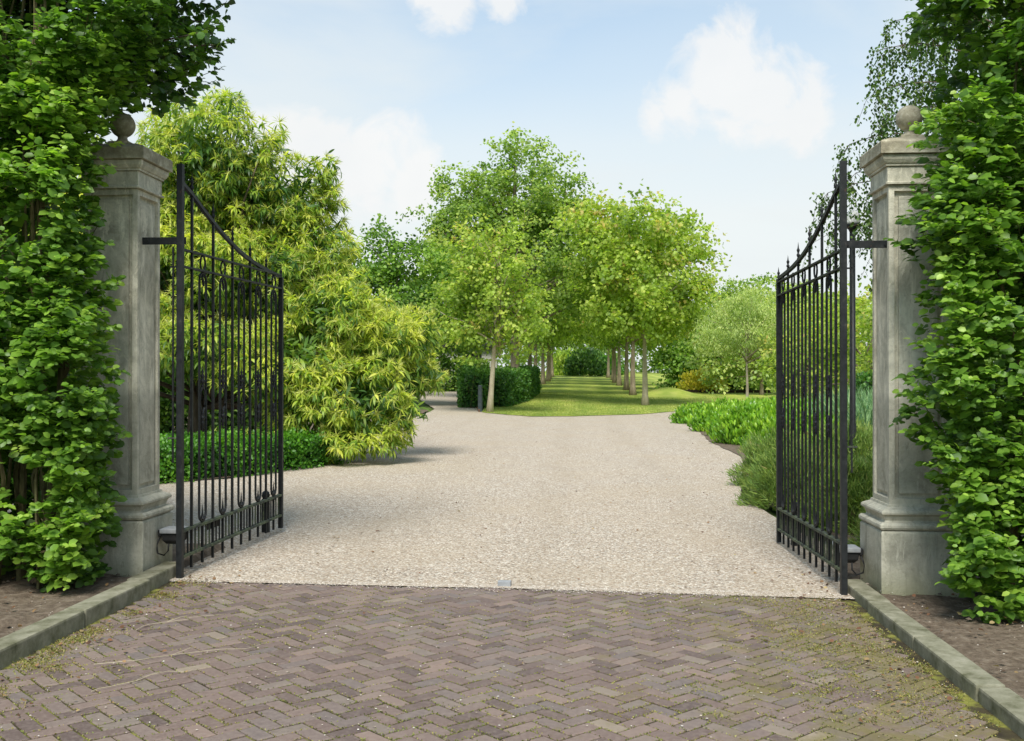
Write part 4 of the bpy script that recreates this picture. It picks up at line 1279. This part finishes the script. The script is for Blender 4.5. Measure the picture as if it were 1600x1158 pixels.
# small willow standard and its neighbours
tree('willow_tree', 7.6, 48.2, [((0, 0, 3.9), (2.1, 1.9, 1.25)), ((-1.2, 0, 3.5), (1.2, 1.2, .9)), ((1.4, 0, 3.6), (1.3, 1.2, 1.1)), ((.2, 0, 4.8), (1.2, 1.1, .9))], 2.2, .085, M['willow'], M['bark_pale'], 520, 26, .35, .15, T_LANCE, 101,
     'small mop headed grey green willow on a thin pale trunk', droop=1.2, tbase=.55, ncut=-.3, wid=1.2, top=3.4)
for i, (u, v, Z, lob, mat, s, lab) in enumerate([
    (1120, 610, 78, [((0, 0, 2.2), (3.4, 2.4, 2.3)), ((-2.6, 0, 1.8), (2.2, 2, 2.0)), ((3, 0, 1.6), (2, 2, 1.8))], M['darktree'], .28, 'dark dense bush behind the first right avenue tree'),
    (1190, 610, 70, [((0, 0, 4), (3.2, 2.6, 3.4)), ((-2.4, 0, 3.2), (2.2, 2, 2.8)), ((2.6, 0, 4.4), (2.6, 2.3, 3.0))], M['willow'], .26, 'pale green willow rising behind the small standard willow'),
    (1260, 610, 60, [((0, 0, 3.2), (3, 2.4, 3.0)), ((3, 0, 3.8), (2.6, 2.4, 3.2)), ((6, 0, 3.6), (2.6, 2.4, 3.2))], M['plane'], .24, 'yellow green tree behind the right gate bars'),
    (1370, 610, 44, [((0, 0, 2.8), (2.4, 2.2, 2.6)), ((3, 1, 3.4), (2.4, 2.2, 2.8)), ((-2.6, 1, 2.4), (1.8, 1.8, 2.1))], M['plane'], .2, 'bright lime tree between the right gate and its pillar'),
    (1160, 610, 92, [((0, 0, 5), (4.5, 3, 3.6)), ((5, 0, 4.4), (4, 3, 3.4)), ((-4, 0, 3.5), (3, 2, 2.8))], M['poplar'], .34, 'distant light tree above the small willow'),
    (1112, 610, 88, [((0, 0, 5.2), (4.2, 3, 4.0)), ((3.5, 0, 6.0), (3.2, 3, 3.4)), ((-3, 0, 4), (3, 2, 3))], M['poplar'], .3, 'light green tree right behind the dark bush'),
    (1225, 610, 96, [((0, 0, 5.4), (4.6, 3, 4.4)), ((4.5, 0, 4.8), (4, 3, 3.8)), ((-4, 0, 4.6), (3.4, 2, 3.6))], M['plane'], .34, 'far yellow green tree rising above the gate end'),
    (1500, 610, 38, [((0, 0, 3.4), (3, 3, 3.2)), ((4, 0, 4.5), (3.5, 3, 4))], M['poplar'], .22, 'light green tree behind the right hedge'),
]):
    x, y = cw(u, v, Z)[:2]
    tree('background_tree', x, y, lob, 1.2, .16, mat, M['bark_mid'], 420, 24, .6, s, T_KITE, 120 + i, lab, group='trees beyond the curved bed', tbase=.5, ncut=-.3, zmin=.05)
x, y = cw(1098, 612, 74)[:2]
shrub('yellow_shrub', x, y, 1.5, 1.6, M['yellow'], .2, T_KITE, 200, 14, .2, 401, 'golden yellow shrub beyond the dark timber edging')
root = empty('timber_edging', (7.0, 73.5, H(7, 73.5)), R(-6), label='low dark timber edging beyond the lawn at the right', cat='edging')
for i in range(5):
    MB().box((i * 1.25, -.06, 0), (i * 1.25 + 1.22, .06, .20)).build('beam', M['timber'], root, bevel=.01)
    MB().box((i * 1.25 + .55, -.1, -.1), (i * 1.25 + .67, -.065, .26)).build('stake', M['timber'], root)
# mown rise beside the right row
nx = 40
xs = np.linspace(3.6, 11, nx); ys = np.linspace(58, 76, nx)
X, Y = np.meshgrid(xs, ys)
Z = Hn(X, Y) - .05 + .55 * np.exp(-((X - 5.8) / 1.6) ** 2 - ((Y - 69) / 4.5) ** 2)
i_ = np.arange(nx - 1)[:, None] * nx + np.arange(nx - 1)[None]
link_mesh('grass_mound', np_mesh('grass_mound', np.stack([X, Y, Z], -1).reshape(-1, 3), np.stack([i_, i_ + 1, i_ + nx + 1, i_ + nx], -1).reshape(-1, 4), smooth=True), M['lawn'], kind='structure')

# grass blades over the nearer lawn
N = 60000
yy = 40.3 + rng.random(N) ** 1.5 * 30
xx = rng.uniform(-6, 9, N)
ok = in_poly(xx, yy, LAWN); xy = np.stack([xx[ok], yy[ok]], -1)
g = blades(xy, Hn(xy[:, 0], xy[:, 1]) + .022, rng.uniform(.03, .08, len(xy)), np.clip(rng.normal(.5, .25, len(xy)), 0, 1), .6, T_NEEDLE, 4)
link_mesh('lawn_grass', np_mesh('lawn_grass', *g), M['grass'], kind='stuff', label='short mown grass blades covering the lawn', cat='grass')

# bollard, rusted edging, low building
root = empty('bollard', (-4.27, 45.2, H(-4.27, 45.2)), label='slim dark grey bollard at the hedge end beside the young tree', cat='bollard')
MB().lathe([(.10, -.1), (.10, 1.12), (.085, 1.15), (.05, 1.165)], n=14).build('post', M['galv'], root, smooth=False)
root = empty('edging_strip', (-4.3, 45.0, H(-4.3, 45)), R(97), label='rusty low edging strip beside the grey bollard', cat='edging')
MB().box((0, -.015, -.05), (4.5, .015, .13)).build('plate', M['rust'], root)
bx, by = cw(690, 600, 76)[:2]
root = empty('low_building', (bx, by, H(bx, by)), R(4), label='low pale walled building in the shade behind the dark hedge', cat='building')
for (x0, x1) in ((-6, -2.2), (-2.05, .1), (.25, 1.5), (2.9, 4.0)):
    MB().box((x0, 0, 0), (x1, .2, 3.0)).build('wall', M['render'], root)
for x0 in (-2.19, .11):
    MB().box((x0, .03, 0), (x0 + .13, .17, 3.0)).build('pillar_strip', M['galv'], root)
MB().box((1.51, .06, 0), (2.89, .12, 2.6)).build('door', M['dark_wood'], root)
MB().box((1.51, .04, 2.6), (2.89, .18, 3.0)).build('lintel', M['render'], root)
MB().box((-6.3, -.5, 3.0), (4.3, 6, 3.28)).build('roof', M['dark_wood'], root)
MB().box((-6, .2, 0), (-5.8, 6, 3.0)).build('wall', M['render'], root)
MB().box((3.8, .2, 0), (4, 6, 3.0)).build('wall', M['render'], root)
MB().box((-5.8, 5.8, 0), (3.8, 6, 3.0)).build('wall', M['render'], root)

# shrubs closing the avenue and the far woods
for i, (u, Z, r_, h_, mat, lab) in enumerate([(916, 130, 2.4, 3.2, M['hedge_dark'], 'dark bush closing the avenue in the middle'), (885, 134, 2.0, 3.0, M['plane'], 'yellow green bush left of the dark bush at the avenue end'),
                                              (950, 138, 1.5, 2.2, M['box'], 'bright bush right of the dark bush at the avenue end')]):
    x, y = cw(u, 590, Z)[:2]
    shrub('far_shrub', x, y, r_, h_, mat, .42, T_KITE, 170, 12, .4, 500 + i, lab, 'bushes closing the avenue', tbase=.45)
r_ = np.random.default_rng(5)
Cs = []
for i in range(1500):
    t = r_.uniform(-1, 1)
    x = t * 130; y = 150 + 34 * r_.random() - 25 * abs(t)
    hh = 7.5 + 3.0 * noise.noise(Vector((x * .06, y * .05, 0))) + 1.6 * noise.noise(Vector((x * .25, 0, 4)))
    Cs.append((x, y, r_.random() ** .8 * hh))
for i in range(1300):      # flanks beside and behind the camera
    s = r_.choice((-1, 1)); y = r_.uniform(-60, 135); x = s * (36 + 16 * r_.random() + abs(y - 40) * .10)
    Cs.append((x, y, r_.random() ** .8 * (8 + 2.5 * noise.noise(Vector((x * .1, y * .1, 0))))))
Cs = np.array(Cs); per = 26
P = np.repeat(Cs, per, 0) + r_.normal(0, 1.0, (len(Cs) * per, 3)) * np.array([1.3, 1.3, .9])
P[:, 2] = np.maximum(P[:, 2], 0) + Hn(P[:, 0], P[:, 1])
tint = np.clip(.45 + np.repeat(r_.normal(0, .18, len(Cs)), per) + r_.normal(0, .1, len(P)), 0, 1)
g = leaf_geo(P, unit(r_.normal(0, 1, P.shape)), unit(r_.normal(0, .7, P.shape) + np.array([0, -.5, .8])), r_.uniform(.45, .85, len(P)), T_KITE, tint, 1.0)
link_mesh('distant_woodland', np_mesh('distant_woodland', *g), M['wood_far'], kind='stuff', label='distant belt of mixed green woodland closing the garden', cat='woodland')

# birch behind the right hedge: arching limbs with hanging twigs
bx, by = 6.3, 13.6
birch = empty('birch_tree', (bx, by, H(bx, by)), label='weeping birch with fine hanging twigs above the right pillar', cat='tree')
MB().tube([(0, 0, -.1), (.05, 0, 2), (-.1, .05, 4.5), (-.2, 0, 7), (-.3, 0, 9.2)], [.17, .14, .12, .07, .02], 10).build('trunk', M['birch_bark'], birch, smooth=True)
lb, P, U, Nn = MB(), [], [], []
rb = random.Random(9)
ends = [(-2.45, .2, 5.9), (-2.2, .9, 5.2), (-2.0, -.3, 5.0), (-2.55, .7, 4.4), (-2.0, .2, 4.2), (-1.6, .4, 6.4), (-1.3, -.6, 5.6), (-2.2, .3, 3.5), (-2.9, .6, 3.6), (-1.5, 1.2, 4.9), (-1.0, .8, 6.9), (1.5, .5, 6.5), (.5, 1.5, 7), (.8, -1.2, 6), (1.8, -.4, 5), (-.6, -1.5, 6.2), (-1.9, .0, 6.3), (-1.5, .3, 3.9), (-1.0, 0, 5.2), (-1.9, .5, 5.6), (-2.8, .3, 4.7), (-3.0, .5, 4.1), (-2.5, .0, 5.3), (-2.2, .4, 6.3), (-1.7, .8, 4.4), (-2.6, .2, 3.9)]
for e in ends:
    e = Vector(e); s = Vector((-.1, 0, min(e.z - .6, 6.5) * rb.uniform(.75, .95)))
    pts_ = []
    for i in range(9):
        t = i / 8
        p = s.lerp(e, t) + Vector((0, 0, .75 * math.sin(t * math.pi) * (e - s).length * .28)) + Vector((rb.gauss(0, .04), rb.gauss(0, .04), 0))
        pts_.append(p)
    lb.tube(pts_, [.022 * (1 - i / 9) ** 1.3 + .003 for i in range(9)], 5)
    for i in range(2, 9):
        for _ in range(4):
            q = pts_[i] + Vector((rb.gauss(0, .09), rb.gauss(0, .12), 0)); L = rb.uniform(.3, .85)
            dx, dy = rb.gauss(0, .12) - .05, rb.gauss(0, .12)
            tw = [pts_[i], q + Vector((dx * .3, dy * .3, -.25 * L)), q + Vector((dx * .7, dy * .7, -.65 * L)), q + Vector((dx, dy, -L))]
            lb.tube(tw, [.004, .003, .0025, .0015], 3)
            nl = int(L * 85)
            for k in range(nl):
                t = k / nl; p = q + Vector((dx * t, dy * t, -L * t)) + Vector((rb.gauss(0, .04), rb.gauss(0, .04), 0))
                P.append(p); a_ = rb.uniform(0, 6.28); U.append((math.cos(a_) * .6, math.sin(a_) * .6, -.8)); Nn.append((math.cos(a_), math.sin(a_), .6 + rb.gauss(0, .3)))
lb.build('limbs', M['bark'], birch, smooth=True)
P = np.array([tuple(p) for p in P]); n = len(P)
g = leaf_geo(P, np.array(U), np.array(Nn), rng.uniform(.032, .055, n), T_OVAL, np.clip(rng.normal(.45, .2, n), 0, 1), .95)
link_mesh('crown', np_mesh('crown', *g), M['birch'], birch, kind='stuff')


# ------------------------------------------------------------------ the two tall leafy hedges by the pillars
def leafy_hedge(side, edge, x_out, label, n_shoot, seed, dark_top, leaf=.068, keep=None):
    """edge: list of (z, x of the outline towards the road); hedge stands from the pillar outwards"""
    r = np.random.default_rng(seed)
    ez = np.array([e[0] for e in edge]); ex = np.array([e[1] for e in edge])
    o_ = np.argsort(ez); ez, ex = ez[o_], ex[o_]
    bx = x_out * .45 + ex.mean() * .55; by = 7.6
    root = empty('leafy_hedge', (bx, by, H(bx, by)), label=label, cat='hedge')
    base = np.array([bx, by, H(bx, by)])
    ztop = 6.2
    S = []
    while len(S) < n_shoot:
        z = r.uniform(.05, ztop)
        xe = np.interp(z, ez, ex) - side * .16
        w = abs(x_out - xe)
        # more shoots near the outline
        q = r.random() ** 1.35
        x = xe + side * q * w
        y = 6.95 + r.random() ** 1.6 * 1.6
        # front face bulges and hollows
        y += .16 * noise.noise(Vector((x * 1.5, z * 1.5, seed))) - .12 * noise.noise(Vector((x * 4, z * 4, seed + 3)))
        if z < .5: y += (.5 - z) * .35; 
        den = noise.noise(Vector((x * 2.1, y * 2.1, z * 2.1 + seed)))
        if den < -.20 and y < 7.6: continue
        if side < 0 and noise.noise(Vector((x * 1.3 + 4, z * 1.6, 8.5))) > .28 and z > 2.2: continue
        if den < -.05 and y >= 7.6: continue
        pc = (-3.606 if side < 0 else 2.498)
        if abs(x - pc) < .36 and y > 7.70 and z < 3.75:
            continue
        if side < 0 and x > -3.5 and y > 7.6 and z < 3.3: continue
        S.append((x, y, z, q))
    S = np.array(S)
    n = len(S)
    D = np.stack([-side * (.75 * np.exp(-S[:, 3] * 3)) + r.normal(0, .38, n), -.55 - r.random(n) * .5, .28 + r.normal(0, .3, n)], -1)
    D = unit(D)
    L = r.uniform(.10, .26, n)
    per = 8
    t = np.tile(np.linspace(.12, 1, per), n)
    P = np.repeat(S[:, :3], per, 0) + np.repeat(D * L[:, None], per, 0) * t[:, None]
    Dr = np.repeat(D, per, 0)
    sidev = unit(np.cross(Dr, np.array([0, 0, 1.0])))
    sgn = np.tile(np.where(np.arange(per) % 2, 1, -1), n)[:, None]
    U = unit(Dr * .55 + sidev * sgn * .85 + r.normal(0, .28, P.shape) + np.array([0, 0, -.12]))
    Nn = unit(np.array([0, -.15, .85]) + Dr * .35 + r.normal(0, .52, P.shape))
    size = leaf * r.uniform(.55, 1.3, len(P)) * (1 - .38 * (t > .85))
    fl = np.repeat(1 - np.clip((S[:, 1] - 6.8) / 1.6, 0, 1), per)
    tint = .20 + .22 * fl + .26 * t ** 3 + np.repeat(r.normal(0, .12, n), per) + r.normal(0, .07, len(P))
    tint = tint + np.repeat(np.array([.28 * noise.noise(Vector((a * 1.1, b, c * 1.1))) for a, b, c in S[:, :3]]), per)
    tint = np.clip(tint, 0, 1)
    P[:, 2] = np.maximum(P[:, 2], .04)
    P = P - np.array([base[0], base[1], 0])
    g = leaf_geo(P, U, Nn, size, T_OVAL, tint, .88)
    m = 26000
    zi = r.uniform(.25, ztop, m); xe = np.interp(zi, ez, ex) - side * .16
    xi = xe + side * (.10 + r.random(m) * abs(x_out - ex.mean())); yi = r.uniform(7.35, 8.7, m)
    pc = (-3.606 if side < 0 else 2.498)
    okm = ~((np.abs(xi - pc) < .42) & (yi > 7.62) & (zi < 3.8)) & ~((yi > 7.6) & (side * (xi - pc) < .38) & (zi < 3.5))
    okm &= np.array([noise.noise(Vector((a * 2.0, b * 2.0, c * 2.0 + seed))) > -.25 for a, b, c in zip(xi, yi, zi)])
    Pi = np.stack([xi, yi, zi], -1)[okm] - np.array([base[0], base[1], 0]); mi = len(Pi)
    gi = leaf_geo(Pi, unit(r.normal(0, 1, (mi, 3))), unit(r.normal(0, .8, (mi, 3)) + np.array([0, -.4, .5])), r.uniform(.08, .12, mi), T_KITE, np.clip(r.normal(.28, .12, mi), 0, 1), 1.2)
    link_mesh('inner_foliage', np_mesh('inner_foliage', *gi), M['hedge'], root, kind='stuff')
    vis_lim = .49
    def score(Q):
        W_ = Q + np.array([base[0], base[1], 0])
        u = W_[:, 0] * math.cos(th) + W_[:, 1] * math.sin(th); zc = -W_[:, 0] * math.sin(th) + W_[:, 1] * math.cos(th)
        out = (np.abs(u / zc) > vis_lim) | (np.abs((W_[:, 2] - 1.6) / zc) > .35)
        return zc - size * 9 + np.where(out, 50, 0)
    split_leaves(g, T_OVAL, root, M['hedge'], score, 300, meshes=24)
    # woody stems
    b = MB(); rr = random.Random(seed)
    for i in range(46):
        q = rr.random() ** 1.1; x = (np.interp(.3, ez, ex) - side * .0) + side * (q * abs(x_out - ex.mean()) + .12); y = 7.25 + rr.uniform(-.1, .35)
        if abs(x - (-3.606 if side < 0 else 2.498)) < .35: y = min(y, 7.45)
        pts_ = [(x - bx, y - by, -.1)]
        for k in range(1, 8):
            z = k * .8; y2 = y - by + rr.gauss(0, .05)
            xm = np.interp(z, ez, ex)
            lim = xm + side * .2 - bx
            xx_ = x - bx + rr.gauss(0, .08)
            xx_ = min(xx_, lim) if side < 0 else max(xx_, lim)
            pts_.append((xx_, y2, z))
        r0 = rr.uniform(.012, .03)
        b.tube(pts_, [r0 * (1 - .11 * k) for k in range(8)], 5)
    sel = r.choice(n, 1500, replace=False)
    for i in sel:
        s = Vector(S[i, :3]) - Vector((bx, by, 0)); d_ = Vector(D[i])
        b.tube([s - d_ * .14, s, s + d_ * float(L[i])], [.0035, .0028, .0012], 3)
    b.build('stems', M['twig'], root)
    return root


k_ = 7.3 / 1640
def xz(tab):
    return [(1.6 + (588 - v) * k_, (u - 800) * k_ - .466) for v, u in tab]


leafy_hedge(-1, xz([(-500, 300), (0, 200), (60, 180), (110, 150), (150, 120), (190, 90), (230, 58), (300, 62), (400, 70), (500, 78), (560, 100), (640, 112), (700, 98), (760, 95), (850, 92), (900, 75), (960, 45)]),
            -7.2, 'tall leafy green hedge crowding the left pillar', 12500, 31, True, leaf=.073)
leafy_hedge(1, xz([(-500, 1540), (0, 1522), (60, 1530), (130, 1525), (165, 1515), (185, 1482), (205, 1480), (225, 1512), (260, 1512), (300, 1486), (360, 1470), (430, 1490), (500, 1492), (600, 1474), (650, 1468), (700, 1485), (750, 1508), (830, 1508), (870, 1495), (900, 1522), (960, 1550)]),
            6.5, 'tall leafy green hedge crowding the right pillar', 12500, 32, False, leaf=.073)

# dark overhanging tree at the upper left, its boughs reaching over the left pillar
ox, oy = -5.6, 8.9
over = empty('overhanging_tree', (ox, oy, H(ox, oy)), label='dark leaved tree reaching over the left pillar at the upper left', cat='tree')
MB().tube([(0, 0, -.1), (.05, 0, 1.5), (.1, -.1, 3), (.3, -.2, 4.2), (.4, -.2, 6.5)], [.13, .11, .09, .07, .02], 10).build('trunk', M['bark'], over, smooth=True)
ra = np.random.default_rng(61); rb = random.Random(61)
bo = MB(); S, D, L = [], [], []
for i in range(46):
    # bough from the trunk towards the road
    ze = rb.uniform(3.3, 6.0)
    lim = np.interp(ze, [3.2, 3.45, 3.6, 3.85, 4.05, 4.3, 5, 6], [-3.65, -3.45, -3.20, -2.75, -2.62, -2.72, -2.5, -2.6])
    xe = lim - abs(rb.gauss(0, .5)) if rb.random() < .8 else rb.uniform(-7.6, -4)
    ye = rb.uniform(7.2, 8.3)
    s = Vector((ox + .2, oy - .2, min(ze - .3, 5) * rb.uniform(.85, 1.0))); e = Vector((xe, ye, ze))
    pts_ = [s.lerp(e, t) + Vector((0, 0, .25 * math.sin(t * 3.1))) + Vector((rb.gauss(0, .03), rb.gauss(0, .03), rb.gauss(0, .03))) for t in [k / 8 for k in range(9)]]
    bo.tube([p - Vector((ox, oy, 0)) for p in pts_], [.02 * (1 - k / 9) + .003 for k in range(9)], 5)
    for k in range(3, 9):
        for _ in range(7):
            p = pts_[k].lerp(pts_[k - 1], rb.random())
            d = ((e - s).normalized() * .6 + Vector((rb.gauss(0, .6), rb.gauss(0, .6), rb.gauss(.1, .4)))).normalized()
            p = p + d * rb.uniform(0, .15)
            S.append(tuple(p)); D.append(tuple(d)); L.append(rb.uniform(.12, .3) * (.6 if k == 8 else 1))
S, D, L = np.array(S), np.array(D), np.array(L); n = len(S); per = 9
t = np.tile(np.linspace(.05, 1, per), n)
P = np.repeat(S, per, 0) + np.repeat(D * L[:, None], per, 0) * t[:, None]
for i in range(0, n, 3):
    s = Vector(S[i]) - Vector((ox, oy, 0)); bo.tube([s, s + Vector(D[i]) * float(L[i])], [.003, .0012], 3)
bo.build('limbs', M['bark'], over, smooth=True)
Dr = np.repeat(D, per, 0)
sv = unit(np.cross(Dr, np.array([.1, 0, 1.0])))
U = unit(Dr * .55 + sv * np.tile(np.where(np.arange(per) % 2, 1, -1), n)[:, None] * .8 + ra.normal(0, .35, P.shape) + np.array([0, 0, -.3]))
Nn = unit(np.array([0, -.25, .8]) + ra.normal(0, .5, P.shape))
g = leaf_geo(P - np.array([ox, oy, 0]), U, Nn, .066 * ra.uniform(.55, 1.25, len(P)), T_OVAL, np.clip(ra.normal(.42, .2, len(P)), 0, 1), 1.05)
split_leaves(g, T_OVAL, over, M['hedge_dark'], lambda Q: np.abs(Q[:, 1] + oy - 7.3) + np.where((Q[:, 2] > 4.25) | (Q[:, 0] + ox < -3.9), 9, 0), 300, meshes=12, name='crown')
